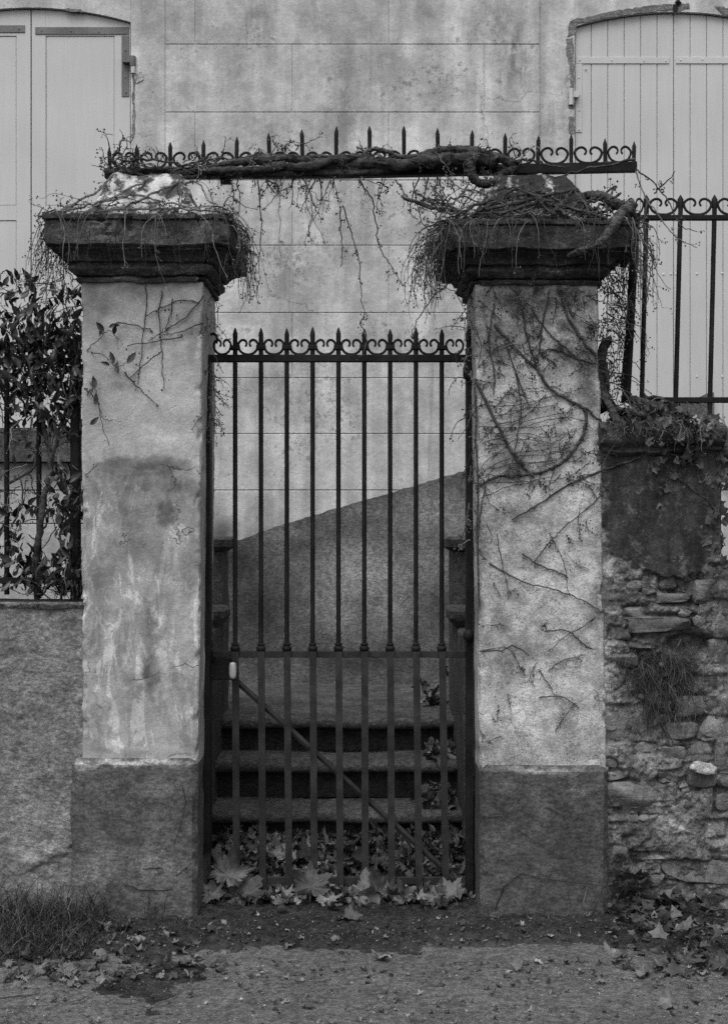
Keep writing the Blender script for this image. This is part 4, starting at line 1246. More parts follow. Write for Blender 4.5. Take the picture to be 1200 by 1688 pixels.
for pts in [[(175, 300), (215, 285), (270, 276), (330, 284), (400, 286)], [(180, 285), (240, 278), (310, 286), (372, 279)], [(165, 310), (210, 296), (280, 293), (340, 291), (420, 291)],
            [(182, 262), (200, 275), (250, 290), (320, 280), (390, 276)], [(200, 270), (235, 262), (290, 270), (345, 279)], [(260, 290), (300, 274), (340, 265), (390, 262)],
            [(840, 268), (870, 262), (895, 270), (930, 276)], [(1045, 262), (1000, 272), (940, 285), (880, 310), (830, 330)]]:
    q = MB(); p = smooth_path(pts, VY + rv.uniform(-.02, .03), 6, .003, rv); q.tube(p, .0058, .004, 5); dress(q, p, rv, .002, 6, .06, 2); part('stem', q, M['bark'], vine, 60)
# shaggy knots of old twigs on the bar
for cx_, cy_, w_, k in [(475, 252, 20, 9), (340, 262, 50, 16), (220, 268, 40, 16), (610, 247, 16, 7), (740, 248, 50, 12), (800, 262, 40, 14), (848, 266, 18, 7), (190, 255, 20, 12), (280, 272, 60, 12), (540, 268, 60, 8), (420, 268, 40, 8), (660, 262, 50, 8)]:
    for j in range(k):
        s = at(cx_ + rv.gauss(0, w_ * .6), cy_ + rv.gauss(0, 7) + 6, VY + rv.uniform(-.03, .04))
        p = grow(s, (rv.uniform(-1, 1), rv.uniform(-.7, .3), rv.uniform(-.1, .9)), rv.uniform(.05, .15), rv, .1, .38, 8)
        q = MB(); q.tube(p, .0026, .0012, 4, False); dress(q, p, rv, .0018, 3, .03, 2); part('twig', q, M['twig'], vine)
# shoots hanging into the gateway
H = [[(590, 297), (612, 328), (620, 370), (624, 404), (640, 432), (652, 452), (664, 470)], [(565, 338), (575, 370), (584, 402), (592, 430), (594, 465), (597, 500), (606, 522)],
     [(500, 296), (512, 318), (520, 345), (530, 362)], [(520, 296), (505, 325), (495, 350)], [(545, 296), (530, 330), (520, 318)], [(425, 296), (428, 330), (432, 370), (428, 410), (420, 450)],
     [(505, 300), (515, 350), (508, 380), (520, 405)], [(560, 340), (562, 380), (565, 415), (562, 440)], [(380, 296), (385, 320), (380, 345)], [(440, 296), (460, 312), (440, 340)],
     [(690, 290), (678, 330), (676, 352), (690, 362)], [(720, 290), (732, 320), (745, 345), (760, 370)], [(705, 292), (697, 330), (690, 348)], [(735, 288), (760, 310), (800, 320), (820, 318)],
     [(716, 250, VY - .06), (735, 275, VY - .06), (745, 290, VY - .06)], [(565, 268, VY - .05), (563, 285, VY - .05), (560, 300, VY - .05)], [(382, 275, .18), (390, 292, .18), (396, 330, .18), (392, 360, .18)],
     [(790, 300), (770, 330), (745, 370), (715, 420), (690, 445), (700, 470)], [(680, 300), (690, 350), (698, 370), (720, 395)], [(620, 300), (640, 310), (625, 320)],
     [(770, 440), (735, 470), (705, 500), (682, 540), (680, 560)], [(775, 470), (765, 505), (750, 480)], [(600, 520), (595, 535), (605, 560), (600, 580)], [(440, 300), (455, 318), (480, 306)], [(650, 296), (668, 320), (672, 340)]]
for pts in H:
    q = MB(); Y = VY + rv.uniform(-.03, .03); p = smooth_path(pts, Y, 6, .0022, rv); q.tube(p, .0032, .0015, 5, False)
    dress(q, p, rv, .0014, max(4, len(p) // 3), .03, 3, .25, .0038); part('hanging_shoot', q, M['twig'], vine)
for j in range(38):
    px = rv.choice([rv.uniform(330, 560), rv.uniform(400, 860), rv.uniform(480, 560), rv.uniform(680, 840)]); s = at(px, 291, VY + rv.uniform(-.02, .04))
    p = grow(s, (rv.uniform(-.6, .6), rv.uniform(-.3, .2), -1), rv.uniform(.04, .17) if rv.random() < .8 else rv.uniform(.2, .34), rv, .12, .24, 9)
    q = MB(); q.tube(p, .0019, .001, 4, False); dress(q, p, rv, .0012, 4, .022, 3, .25, .0036); part('hanging_shoot', q, M['twig'], vine)

# dry twigs over the two capitals


def cap_twigs(th, cx, zt, hw_, fronts, n_side, n_front, n_top, seed, lean):
    r = random.Random(seed); y0, y1 = -.12, .59
    for j in range(n_side[0] + n_side[1]):                  # curtains at the two flanks
        sd = -1 if j < n_side[0] else 1
        s = Vector((cx + sd * (hw_ + r.uniform(-.05, .02)), r.uniform(-.14, .4), zt + r.uniform(-.05, .03)))
        p = grow(s, (sd * r.uniform(.2, 1.1), r.uniform(-.6, .3), r.uniform(-.5, .5)), r.uniform(.1, .36), r, r.uniform(.28, .6), .24, 12)
        q = MB(); q.tube(p, .0021, .0009, 4, False); dress(q, p, r, .0013, 4, .035, 2, .2, .0036); part('twig', q, M['twig'], th)
    for j in range(n_front):                                # hanging down the face
        s = Vector((cx + r.uniform(-hw_, hw_), -.125 + r.uniform(-.02, .0), zt + r.uniform(-.02, .015)))
        L = r.uniform(.06, .3); p = grow(s, (r.uniform(-.6, .6), -.35, r.uniform(-.6, .2)), L, r, .35, .18, 11)
        p = [Vector((v.x, min(v.y, -.135 + (0.09 if v.z < zt - .15 else 0)), v.z)) for v in p]
        q = MB(); q.tube(p, .0018, .0009, 4, False); dress(q, p, r, .0012, 3, .03, 1, .2, .0032); part('twig', q, M['twig'], th)
    for j in range(n_top):                                  # lying over the slab and up the pyramid
        a = r.uniform(-hw_, hw_); s = Vector((cx + a, r.uniform(-.12, .12), zt + .012 + r.uniform(0, .03)))
        p = grow(s, (r.uniform(-1, 1), r.uniform(-.2, .7), r.uniform(-.1, .3)), r.uniform(.08, .26), r, .12, .28, 10)
        p = [Vector((min(max(v.x, cx - hw_ - .1), cx + hw_ + .1), v.y, min(v.z, zt + .04 + max(0, .2 - .7 * max(0, abs(v.x - cx) - .12))))) for v in p]
        p = [Vector((v.x, v.y, max(v.z, zt + .008))) for v in p]
        q = MB(); q.tube(p, .0032 if r.random() < .3 else .002, .001, 4, False); dress(q, p, r, .0013, 5, .03, 2, 0, .0038); part('twig', q, M['twig'], th)


cl_ = thing('dry_creeper', 'tangle of bare creeper twigs draped over the left pillar cap', 'creeper', (-.86, .1, LZT), None)
cap_twigs(cl_, -.86, LZT, .345, 1, (52, 46), 34, 70, 31, 0)
for pts in [[(85, 352, -.1), (130, 342, -.1), (180, 330, -.05), (220, 322, 0), (260, 330, -.02), (330, 345, -.1)], [(150, 345, -.08), (200, 318, .0), (250, 297, .1), (300, 290, .15)],
            [(120, 352, -.11), (190, 346, -.1), (260, 344, -.11), (330, 347, -.12), (385, 352, -.1)], [(200, 345, -.08), (260, 315, .02), (320, 300, .1), (345, 330, .02), (375, 350, -.08)], [(100, 350, -.1), (150, 322, -.02), (180, 295, .08), (200, 280, .15)]]:
    q = MB(); p = smooth_path(pts, 0, 6, .003, rv); q.tube(p, .0052, .0035, 5); dress(q, p, rv, .0018, 8, .05, 2); part('stem', q, M['bark_pale'], cl_, 60)
for pts in [[(330, 500), (300, 495), (260, 510), (240, 523)], [(335, 488), (310, 520), (280, 540), (245, 562)], [(268, 480), (263, 520), (265, 560), (268, 600), (271, 642)], [(240, 465), (241, 500), (236, 560), (228, 634)],
            [(205, 613), (230, 640), (262, 669)], [(268, 578), (240, 600), (215, 622)], [(300, 555), (260, 562), (210, 570)], [(335, 530), (305, 545), (268, 552)], [(192, 532), (225, 536), (250, 545)], [(285, 492), (278, 530), (262, 552)]]:
    q = MB(); p = smooth_path(pts, -.008, 6, .002, rv); q.tube(p, .0026, .0013, 4); dress(q, p, rv, .0013, 4, .025, 1); part('stem', q, M['creeper'], cl_)

cr_ = thing('dry_creeper', 'thick creeper trunks and bare twigs smothering the right pillar cap', 'creeper', (.66, .1, RZT))
cap_twigs(cr_, .657, RZT, .36, 1, (64, 56), 44, 125, 37, 0)
for pts, a, b in [([(1040, 340, -.05), (1022, 355, -.12), (1005, 382, -.16), (985, 402, -.155), (955, 414, -.12), (935, 420, -.09)], .0245, .011), ([(940, 328, .16), (968, 322, .1), (990, 324, .03), (1012, 334, -.02), (1035, 343, -.06)], .014, .025),
                  ([(1035, 345, -.06), (1046, 372, .0), (1040, 410, .1), (1026, 440, .15)], .02, .012), ([(800, 345, -.1), (850, 335, -.06), (900, 322, 0), (950, 312, .06)], .006, .008),
                  ([(1000, 560, .12), (990, 590, .12), (986, 625, .1), (1000, 660, .06), (1014, 690, .0), (1018, 712, -.02), (1014, 740, -.01)], .022, .014), ([(985, 590, .16), (988, 640, .16), (994, 670, .16)], .036, .042),
                  ([(900, 330, 0), (870, 338, -.06), (830, 350, -.12), (790, 352, -.12)], .007, .004), ([(870, 303, .1), (900, 330, .02), (950, 345, -.1), (1000, 360, -.14)], .006, .004)]:
    q = MB(); p = smooth_path(pts, 0, 14, .0008, rv); bark_tube(q, p, a, b, rv); part('trunk', q, M['bark_mid'] if a == .0245 else M['bark'], cr_, 60)
for j in range(22):     # old stems crawling over the cap
    x0_ = rv.uniform(740, 990); dx = rv.uniform(60, 150) * rv.choice((-1, 1)); ym = rv.uniform(300, 335)
    pts = [(x0_, 352, -.1), (x0_ + dx * .3, (352 + ym) / 2 + 4, -.03), (x0_ + dx * .6, ym + 4, .02), (min(1000, max(735, x0_ + dx)), 350 if j % 2 else 330, -.11)]
    q = MB(); p = smooth_path(pts, 0, 6, .004, rv); q.tube(p, rv.uniform(.003, .0075), .003, 6); dress(q, p, rv, .0018, 7, .05, 2); part('stem', q, M['bark'], cr_, 60)
for j in range(75):     # twigs beside the right edge down to the coping
    px = rv.gauss(1003, 12); py = rv.uniform(430, 660); s = at(px, py, rv.uniform(.0, .25))
    p = grow(s, (rv.uniform(.0, 1), rv.uniform(-.5, .2), rv.uniform(-.5, .5)), rv.uniform(.06, .2), rv, .25, .26, 9)
    q = MB(); q.tube(p, .0022, .001, 4, False); dress(q, p, rv, .0014, 4, .035, 2, .15, .004); part('twig', q, M['twig'], cr_)
for pts in [[(1048, 280), (1075, 300), (1100, 330), (1120, 370), (1148, 382)], [(1048, 283), (1060, 320), (1085, 355), (1115, 392), (1148, 408)], [(1078, 318), (1100, 298), (1112, 282)], [(1066, 330), (1060, 380), (1075, 420), (1068, 470), (1065, 510)],
            [(1055, 390), (1075, 420), (1082, 440)], [(1040, 480), (1032, 520), (1040, 560)], [(1010, 480), (1025, 510), (1020, 545)]]:
    q = MB(); p = smooth_path(pts, -.02, 6, .002, rv); q.tube(p, .0034, .0015, 5); dress(q, p, rv, .0014, 7, .03, 3, .2, .004); part('twig', q, M['twig'], cr_)

wc = thing('wall_creeper', 'bare creeper stems fanned flat across the right pillar face', 'creeper', (.68, -.01, Z(1000)))
PY = -.007
main = [([(783, 628), (800, 660), (826, 712), (850, 755), (880, 786)], .0085, .007), ([(815, 535), (850, 575), (885, 610), (908, 642), (940, 660), (962, 673)], .007, .0075), ([(962, 673), (966, 692), (956, 725), (935, 755), (900, 776), (860, 783), (820, 786), (790, 800)], .0085, .006),
        ([(855, 475), (862, 520), (870, 560), (884, 606)], .0045, .005), ([(905, 480), (893, 540), (886, 600)], .0045, .004), ([(843, 857), (880, 836), (930, 803), (985, 778), (1045, 757, .0), (1072, 747, .0), (1110, 750, .0), (1140, 760, .0)], .004, .0055),
        ([(880, 927), (905, 895), (930, 868), (975, 832), (1000, 805, .0)], .0032, .0025), ([(860, 912), (885, 930), (925, 946), (935, 952)], .0036, .003), ([(805, 928), (860, 958), (920, 974), (970, 995), (998, 1012, .0)], .0035, .003),
        ([(995, 1005, .01), (965, 1030), (930, 1050), (905, 1073)], .0026, .002), ([(898, 1040), (935, 1040), (962, 1062), (990, 1078, .01)], .0036, .003), ([(903, 1107), (925, 1090), (962, 1080)], .003, .002), ([(888, 1150), (925, 1148), (955, 1168)], .0036, .002),
        ([(915, 1206), (930, 1182), (946, 1160)], .0028, .0018), ([(887, 1102), (905, 1130), (915, 1148)], .0026, .002), ([(792, 1073), (835, 1068), (855, 1094)], .002, .0015), ([(818, 880), (828, 930), (838, 980)], .0025, .0012), ([(783, 640), (786, 800), (789, 1000)], .006, .004),
        ([(815, 500), (805, 560), (815, 620), (812, 650)], .004, .003), ([(920, 470), (935, 520), (960, 560), (985, 590)], .006, .008), ([(985, 600), (950, 590), (910, 575), (880, 590)], .005, .003), ([(965, 672), (985, 690), (1000, 700, .0)], .006, .005),
        ([(830, 560), (860, 640), (870, 665)], .0035, .003), ([(870, 500), (905, 550), (935, 575), (960, 600)], .0035, .004), ([(850, 615), (858, 660), (855, 700), (845, 760)], .0035, .0025), ([(900, 650), (860, 690), (820, 700), (790, 730)], .003, .002), ([(790, 1000), (788, 880), (800, 800)], .003, .004),
        ([(938, 790, -.01), (970, 800, -.01), (985, 830, .0)], .0022, .0015), ([(905, 880), (930, 930), (935, 975)], .0022, .0014)]
for pts, a, b in main:
    q = MB(); p = smooth_path(pts, PY, 7, .0016, rv); q.tube(p, a * .74, b * .74, 6); dress(q, p, rv, .0012, 4 + len(p) // 3, .03, 1, .05, .0028)
    part('stem', q, M['creeper'], wc, 60)
for j in range(16):     # rootlets combed sideways
    y_ = 640 + j * 10; q = MB(); p = smooth_path([(788 + rv.uniform(0, 40), y_ + rv.uniform(10, 40)), (850, y_ + rv.uniform(0, 20)), (910, y_ + rv.uniform(-10, 12)), (960 + rv.uniform(-40, 15), y_ - 8)], PY, 6, .0016, rv)
    q.tube(p, .0016, .0009, 4); dress(q, p, rv, .0009, 6, .02, 0, .0); part('stem', q, M['creeper'], wc)
for j in range(168):     # sprigs and small shoots clinging to the face, thickest near the top
    py = 470 + 330 * rv.random() ** 1.3 if j < 150 else rv.uniform(800, 1230); px = rv.uniform(790, 985)
    s = at(px, py, PY); p = grow(s, (rv.uniform(-1, 1), 0, rv.uniform(-1, .5)), rv.uniform(.03, .13), rv, .05, .25, 7)
    p = [Vector((v.x, min(PY, max(v.y, PY - .02)), v.z)) for v in p]
    q = MB(); q.tube(p, .0017, .001, 4, False); dress(q, p, rv, .0013, 5, .022, 2, .1, .0036); part('sprig', q, M['twig'], wc)
for j in range(40):     # strands along the inner edge of the gateway
    s = Vector((X(781, .05) + rv.uniform(-.02, .015), rv.uniform(-.03, .2), Z(rv.uniform(470, 900), 0)))
    p = grow(s, (rv.uniform(-.6, .4), -.1, rv.uniform(-1, .4)), rv.uniform(.06, .2), rv, .15, .2, 8)
    q = MB(); q.tube(p, .0024, .001, 4, False); dress(q, p, rv, .0013, 4, .025, 2, .2, .0036); part('sprig', q, M['twig'], wc)
for j in range(26):     # strands at the left gate jamb
    s = Vector((X(347, .1) + rv.uniform(-.01, .02), rv.uniform(0, .2), Z(rv.uniform(480, 700), .1)))
    p = grow(s, (rv.uniform(0, .8), -.2, rv.uniform(-1, .2)), rv.uniform(.05, .14), rv, .15, .2, 8)
    q = MB(); q.tube(p, .0018, .001, 4, False); dress(q, p, rv, .0013, 4, .025, 2, .2, .0034); part('twig', q, M['twig'], cl_)

# ================================================================== LEAVES


def leaf_mesh(kind, seed, curl=.3):
    r = random.Random(seed)
    if kind == 'maple':
        tips = [(-62, .5), (-18, .72), (32, .98), (90, 1.05)]; hf = []
        base = [(-84, .16), (-62, .5), (-44, .46), (-18, .72), (4, .56), (32, .98), (58, .56), (90, 1.05)]
        for a in np.arange(-84, 90.1, 4.35):
            l = float(np.interp(a, [b_[0] for b_ in base], [b_[1] for b_ in base]))
            hf.append((float(a), l * (1 + r.uniform(-.13, .1)) * (1.06 if len(hf) % 2 else .95)))
        hf[-1] = (90, 1.05)
    elif kind == 'ivy':
        hf = [(-70, .3), (-30, .6), (0, .55), (18, .85), (45, .52), (70, .65), (90, 1.0)]
    else:
        hf = None
    V = []; Fc = []
    if hf:
        ring = hf + [(180 - a, l) for a, l in hf[-2::-1]]
        ring = [(a, l * r.uniform(.92, 1.06)) for a, l in ring]
        n = len(ring); V.append((0, 0, 0))
        NR = 3 if kind == 'maple' else 2
        for q_ in range(1, NR + 1):
            f = q_ / NR
            for a, l in ring:
                ll = l * f + (1 - f) * .08
                V.append((math.cos(R(a)) * ll, math.sin(R(a)) * ll, 0))
        for i in range(n):
            j = (i + 1) % n
            Fc.append((0, 1 + i, 1 + j))
            for q_ in range(NR - 1): Fc.append((1 + q_ * n + i, 1 + (q_ + 1) * n + i, 1 + (q_ + 1) * n + j, 1 + q_ * n + j))
        o = len(V); V += [(.012, 0, 0), (-.012, 0, 0), (.03, -.35, .03), (.0, -.62, .1), (-.02, -.6, .1)]; Fc += [(o, o + 1, o + 4, o + 3), ]
    else:
        prof = [(0, 0), (.1, .1), (.25, .19), (.45, .22), (.68, .17), (.87, .07), (1, 0)]
        for t, w_ in prof:
            V += [(-w_, t, 0), (0, t, 0), (w_, t, 0)]
        for i in range(len(prof) - 1):
            a = i * 3; Fc += [(a, a + 1, a + 4, a + 3), (a + 1, a + 2, a + 5, a + 4)]
    ph = r.uniform(0, 6); out = []
    k1, k2, k3 = r.uniform(-1, 1) * curl, r.uniform(.3, 1) * curl * r.choice((-1, 1)), r.uniform(-.6, .6) * curl
    crump = .55 * curl * fbm(np.array(V) + seed * 2.7, 2.4, 3, seed)
    for (x, y, z), cz in zip(V, crump):
        rr = math.hypot(x, y); z = z + cz
        z2 = z + k1 * y * y + k2 * x * x * 1.3 + k3 * x * y + .1 * curl * math.sin(5 * math.atan2(y, x + 1e-6) + ph) * rr
        if not hf: z2 += abs(x) * .5
        out.append((x, y, z2))
    me = bpy.data.meshes.new('leaf'); me.from_pydata(out, [], Fc); me.validate(); me.update()
    me.polygons.foreach_set('use_smooth', [True] * len(me.polygons))
    return me


maples = [leaf_mesh('maple', i, .75) for i in range(7)]
curled = [leaf_mesh('maple', 20 + i, .75) for i in range(6)]
ovals = [leaf_mesh('oval', 40 + i, .35) for i in range(5)]
ovals_dry = [leaf_mesh('oval', 60 + i, .8) for i in range(5)]
ivys = [leaf_mesh('ivy', 80 + i, .3) for i in range(4)]
for me in maples: me.materials.append(M['maple'])
for me in curled + ovals_dry: me.materials.append(M['litter_light'])
for me in ovals: me.materials.append(M['green'])
for me in ivys: me.materials.append(M['ivy'])
MD = {id(me): (np.array([v.co[:] for v in me.vertices]), [tuple(p.vertices) for p in me.polygons]) for me in maples + curled + ovals + ovals_dry + ivys}


def scatter_mesh(name, items, m, parent=None, smooth=True):
    """items: (mesh, loc, euler, scale) joined into one mesh"""
    VV = []; FF = []; o = 0
    for me, loc, rot, s in items:
        v, f = MD[id(me)]; mt = np.array(Euler(rot).to_matrix())
        VV.append((v * s) @ mt.T + np.array(loc)); FF += [tuple(i + o for i in q) for q in f]; o += len(v)
    me = bpy.data.meshes.new(name); me.from_pydata(np.concatenate(VV).tolist(), [], FF); me.validate(); me.update()
    me.polygons.foreach_set('use_smooth', [True] * len(me.polygons)); me.materials.append(m)
    return link(name, me, m, parent, 'stuff')


rl = random.Random(77)
# big maple leaves against the foot of the gate: px, py, size px, tilt back, roll, label
bigl = [(375, 1432, 62, 72, 20, 'large dark ragged maple leaf leaning on the left gate jamb'), (405, 1462, 72, 60, -25, 'largest pale maple leaf fallen flat under the first gate bars'), (352, 1468, 44, 50, 60, 'small maple leaf tucked behind the left plinth corner'),
        (512, 1452, 62, 66, 8, 'upright pale maple leaf with clear veins under the fourth bar'), (466, 1478, 44, 25, 70, 'folded maple leaf edge poking out below the third bar'), (607, 1476, 58, 60, 30, 'crumpled maple leaf leaning on the middle gate bar'),
        (625, 1462, 56, 75, -12, 'standing dark maple leaf folded against the sixth bar'), (665, 1474, 38, 55, 15, 'small bright maple leaf with pointed lobes right of the gate centre'), (580, 1480, 46, 30, -60, 'flattened maple leaf in the soil before the middle bars'),
        (718, 1470, 40, 45, 50, 'pale torn maple leaf near the right gate post'), (745, 1462, 44, 60, -30, 'dull maple leaf at the foot of the right gate post'), (540, 1484, 40, 20, 120, 'dusty maple leaf lying flat beyond the verge crest')]
for i, (px, py, sz, tilt, roll, lab) in enumerate(bigl):
    Y = .165 - .012 * (i % 4) - (.03 if tilt < 40 else 0)
    s = sz * S(Y) * .66
    o = link('maple_leaf', maples[i % 7], None, None, None, (X(px, Y), Y, max(Z(py + 10, Y), gz(X(px, Y), Y) + .02 + .2 * s * math.sin(R(tilt)))), Euler((R(tilt), R(rl.uniform(-28, 28)), R(rl.uniform(-25, 25)))), s)
    tag(o, lab, 'leaf', 'large maple leaves at the foot of the gate')

# heap of leaves between gate and first step
items = []


def heap_z(x, y): return .0 + .15 * float(sstep(.2, .62, y)) + .05 * max(0, (x - .1)) * (y > .3)


for i in range(900):
    x, y = rl.uniform(-.64, .43), rl.uniform(.18, .66)
    z = heap_z(x, y) + rl.uniform(-.03, .035)
    me = rl.choice(curled + curled + ovals_dry)
    items.append((me, (x, y, max(z, gz(x, y) + .005)), (rl.uniform(-.9, .9), rl.uniform(-.9, .9), rl.uniform(0, 6.3)), rl.uniform(.028, .065)))
for i in range(42):     # against the right side of the steps, and on the landing corner
    k = rl.randrange(3)
    if k == 0: x, y, z = rl.uniform(.22, .42), rl.uniform(.68, .88), .27 + .1 * rl.random()
    elif k == 1: x, y, z = .41 - abs(rl.gauss(0, .08)), rl.uniform(1.5, 1.75), .62 + .17 * rl.random() ** 1.5
    else: x, y, z = rl.uniform(.3, .42), rl.uniform(.92, 1.12), .445 + .04 * rl.random()
    items.append((rl.choice(curled), (x, y, z), (rl.uniform(-1.2, 1.2), rl.uniform(-1.2, 1.2), rl.uniform(0, 6.3)), rl.uniform(.03, .065)))
for i in range(160):    # along the gate foot
    x, y = rl.uniform(-.63, .43), rl.gauss(.17, .05)
    items.append((rl.choice(curled + ovals_dry), (x, y, gz(x, y) + .012 + .03 * rl.random()), (rl.uniform(-.8, .8), rl.uniform(-.8, .8), rl.uniform(0, 6.3)), rl.uniform(.022, .05)))
hp = scatter_mesh('leaf_heap', items, M['litter'])
tag(hp, 'heap of dry curled leaves behind the gate and on the steps', 'leaves')
# the soil that the heap lies on
xs = np.linspace(-.66, .43, 60); ys = np.linspace(.2, .66, 30); gx, gy = np.meshgrid(xs, ys)
P = np.stack([gx.ravel(), gy.ravel(), np.array([heap_z(a, b) - .035 for a, b in zip(gx.ravel(), gy.ravel())])], 1); P[:, 2] += .02 * fbm(P, 9, 3, 9)
link('soil_bank', grid_mesh('soil_bank', 60, 30, P), M['soil'], None, 'structure')

# leaves lying about singly
spots = [(490 / 3, 1500 + 160 / 3, 32, 'pale upright leaf at the outer edge of the grass clump'), (305 / 3 + 5, 1592, 36, 'pale lobed leaf hanging at the kerb side of the grass clump'), (345 / 3, 1480 + 370 / 3, 38, 'long pale leaf lying on the road edge below the grass clump'),
         (195 / 3, 1480 + 325 / 3, 30, 'greyish leaf at the foot of the grass, nearest the left road twig'), (245 / 3, 1480 + 318 / 3, 28, 'dark narrow leaf standing in the grass above the road edge'), (150 / 3, 1480 + 225 / 3, 22, 'dull leaf stuck upright in the middle of the grass'),
         (520 / 3, 1480 + 355 / 3, 26, 'pale drooping leaf at the road edge below the left plinth'), (480 / 3, 1480 + 320 / 3, 24, 'small grey leaf amid the litter right of the grass clump'), (500 / 3, 1480 + 230 / 3, 34, 'broad folded leaf right beside the grass clump'),
         (800 / 3, 1480 + 300 / 3, 46, 'largest pale pointed leaf on the bank below the left plinth'), (900 / 3, 1480 + 275 / 3, 34, 'dark broad leaf behind the largest pale pointed leaf on the bank'), (890 / 3, 1480 + 208 / 3, 22, 'small bright curled leaf near the right foot of the left plinth'),
         (820 / 3, 1480 + 235 / 3, 28, 'ragged pale leaf high on the bank under the left plinth'), (975 / 3, 1480 + 250 / 3, 28, 'crumpled leaf at the right end of the bank litter'), (530 / 3, 1480 + 125 / 3, 26, 'curled leaf wedged against the left plinth foot'),
         (440, 1555, 34, 'ragged two-part leaf on the soil below the second gate bar'), (545, 1560, 24, 'small pointed pale leaf on the soil below the fourth gate bar'), (632, 1562, 36, 'pale upturned leaf on the soil below the sixth gate bar'), (620, 1582, 30, 'flat pale leaf where soil meets road, below the middle of the gate'),
         (570, 1505, 46, 'long pale blade-shaped leaf just outside the gate'), (752, 1512, 26, 'pale splinter-like leaf before the right gate post'), (905, 1553, 24, 'dark curled leaf below the right plinth'), (1005, 1552, 30, 'bright torn leaf below the outer corner of the right plinth'), (475, 1545, 18, 'little leaf on the soil under the third gate bar'),
         (1105, 1578, 28, 'folded pale leaf with two points below the ivy'), (1190, 1580, 44, 'long pale leaf at the road edge below the rubble wall'), (1148, 1550, 26, 'pale leaf lying on the ivy in the middle of the ground below the rubble wall'), (1100, 1495, 42, 'large pale leaf lying against the foot of the rubble wall'), (1138, 1480, 26, 'bright blunt leaf propped on the lowest rubble stones'),
         (1052, 1502, 22, 'small pale leaf scrap beside the right plinth corner'), (1130, 1553, 22, 'small triangular leaf in front of the ivy'), (1180, 1522, 26, 'pale narrow leaf under the rubble wall end'), (885, 1568, 22, 'grey leaf on the soil edge right of the gate'), (850, 1580, 24, 'low flat leaf where the soil ends right of the gate'),
         (505, 1640, 26, 'small pale torn leaf alone on the road near the centre'), (548, 1668, 20, 'pale flat leaf flake lowest on the road'), (768, 1636, 26, 'oval pale leaf on the road below the right gate post'), (1000, 1632, 22, 'small dark leaf on the road below the right plinth'), (1105, 1640, 40, 'largest pale leaf on the road at the right'), (995, 1600, 24, 'dark flat leaf where road meets soil below the right plinth')]
for i, (px, py, sz, lab) in enumerate(spots):
    y = min(2250 * 1.5 / (py - HOR) + CAMY, -.02 if px > 1000 else -.06); x = X(px, y)
    z = max(gz(x, y), -.014 if y < edge_y(x) + .05 else -1) + .012
    if py < 1500: z = Z(py, y) - .015
    s = sz * S(y) * .6
    pool = [curled[0], curled[2], maples[1], maples[3], ovals_dry[0], ovals_dry[2], curled[4], maples[5]]
    o = link('fallen_leaf', pool[i % 8], None, None, None, (x, y, z + s * .12), (rl.uniform(-.25, .75), rl.uniform(-.4, .4), rl.uniform(-2.5, 2.5)), s)
    tag(o, lab, 'leaf', 'fallen leaves lying about singly')
items = []
for i in range(330):
    px, py, sz = rl.choice([(rl.gauss(225, 70), rl.uniform(1525, 1594), rl.uniform(8, 28)), (rl.gauss(225, 70), rl.uniform(1525, 1594), rl.uniform(8, 28)), (rl.uniform(0, 140), rl.uniform(1560, 1604), rl.uniform(10, 30)), (rl.uniform(1010, 1195), rl.uniform(1495, 1592), rl.uniform(8, 28)), (rl.uniform(340, 1000), rl.uniform(1500, 1586), rl.uniform(6, 18))])
    y = 2250 * 1.5 / (py - HOR) + CAMY; x = X(px, y); s = sz * S(y) * .6
    items.append((rl.choice(curled + ovals_dry), (x, y, max(gz(x, y), -.014 if y < edge_y(x) + .05 else -1) + .008 + s * .1), (rl.uniform(-.6, .7), rl.uniform(-.5, .5), rl.uniform(0, 6.3)), s))
lt = scatter_mesh('leaf_litter', items, M['litter']); tag(lt, 'dry leaf litter strewn along the foot of walls and pillars', 'leaf litter')

# leaf crumbs and grit
items = []
for i in range(1300):
    py = rl.choice([rl.uniform(1500, 1590), rl.uniform(1500, 1600), rl.uniform(1520, 1600), rl.uniform(1590, 1688)]); y = 2250 * 1.5 / (py - HOR) + CAMY; x = X(rl.uniform(-40, 1240), y)
    if py < 1500 and abs(x) > .6: continue
    z = max(gz(x, y), -.014 if y < edge_y(x) else -1) + .006
    items.append((rl.choice(ovals_dry + curled), (x, y, z), (rl.uniform(-.5, .5), rl.uniform(-.5, .5), rl.uniform(0, 6.3)), rl.uniform(.006, .016)))
lc = scatter_mesh('leaf_crumbs', items, M['litter_crumb']); tag(lc, 'broken crumbs of dry leaf strewn over soil and road', 'leaf crumbs')
q = MB()
for i in range(1450):
    py = rl.uniform(1500, 1700); y = 2250 * 1.5 / (py - HOR) + CAMY; x = X(rl.uniform(-60, 1260), y); z = max(gz(x, y), -.012 if y < edge_y(x) else -1)
    q.octa((x, y, z + .001), rl.uniform(.0012, .0032) if rl.random() < .96 else rl.uniform(.004, .007))
gr = link('grit', q.mesh('grit'), M['pebble'], None, 'stuff'); tag(gr, 'pale grit scattered over the road and the verge', 'grit')
for pts, lab in [([(0, 1626), (30, 1622), (66, 1619)], 'pale straight twig lying on the road edge at the left'), ([(115, 1632), (135, 1628), (150, 1619)], 'short bent twig on the road below the grass clump')]:
    q = MB(); P_ = []
    for px, py in pts:
        y = 2250 * 1.5 / (py - HOR) + CAMY; P_.append(Vector((X(px, y), y, -.006)))
    q.tube(P_, .0035, .002, 5); o = link('fallen_twig', q.mesh('fallen_twig'), M['bark_pale']); tag(o, lab, 'twig')

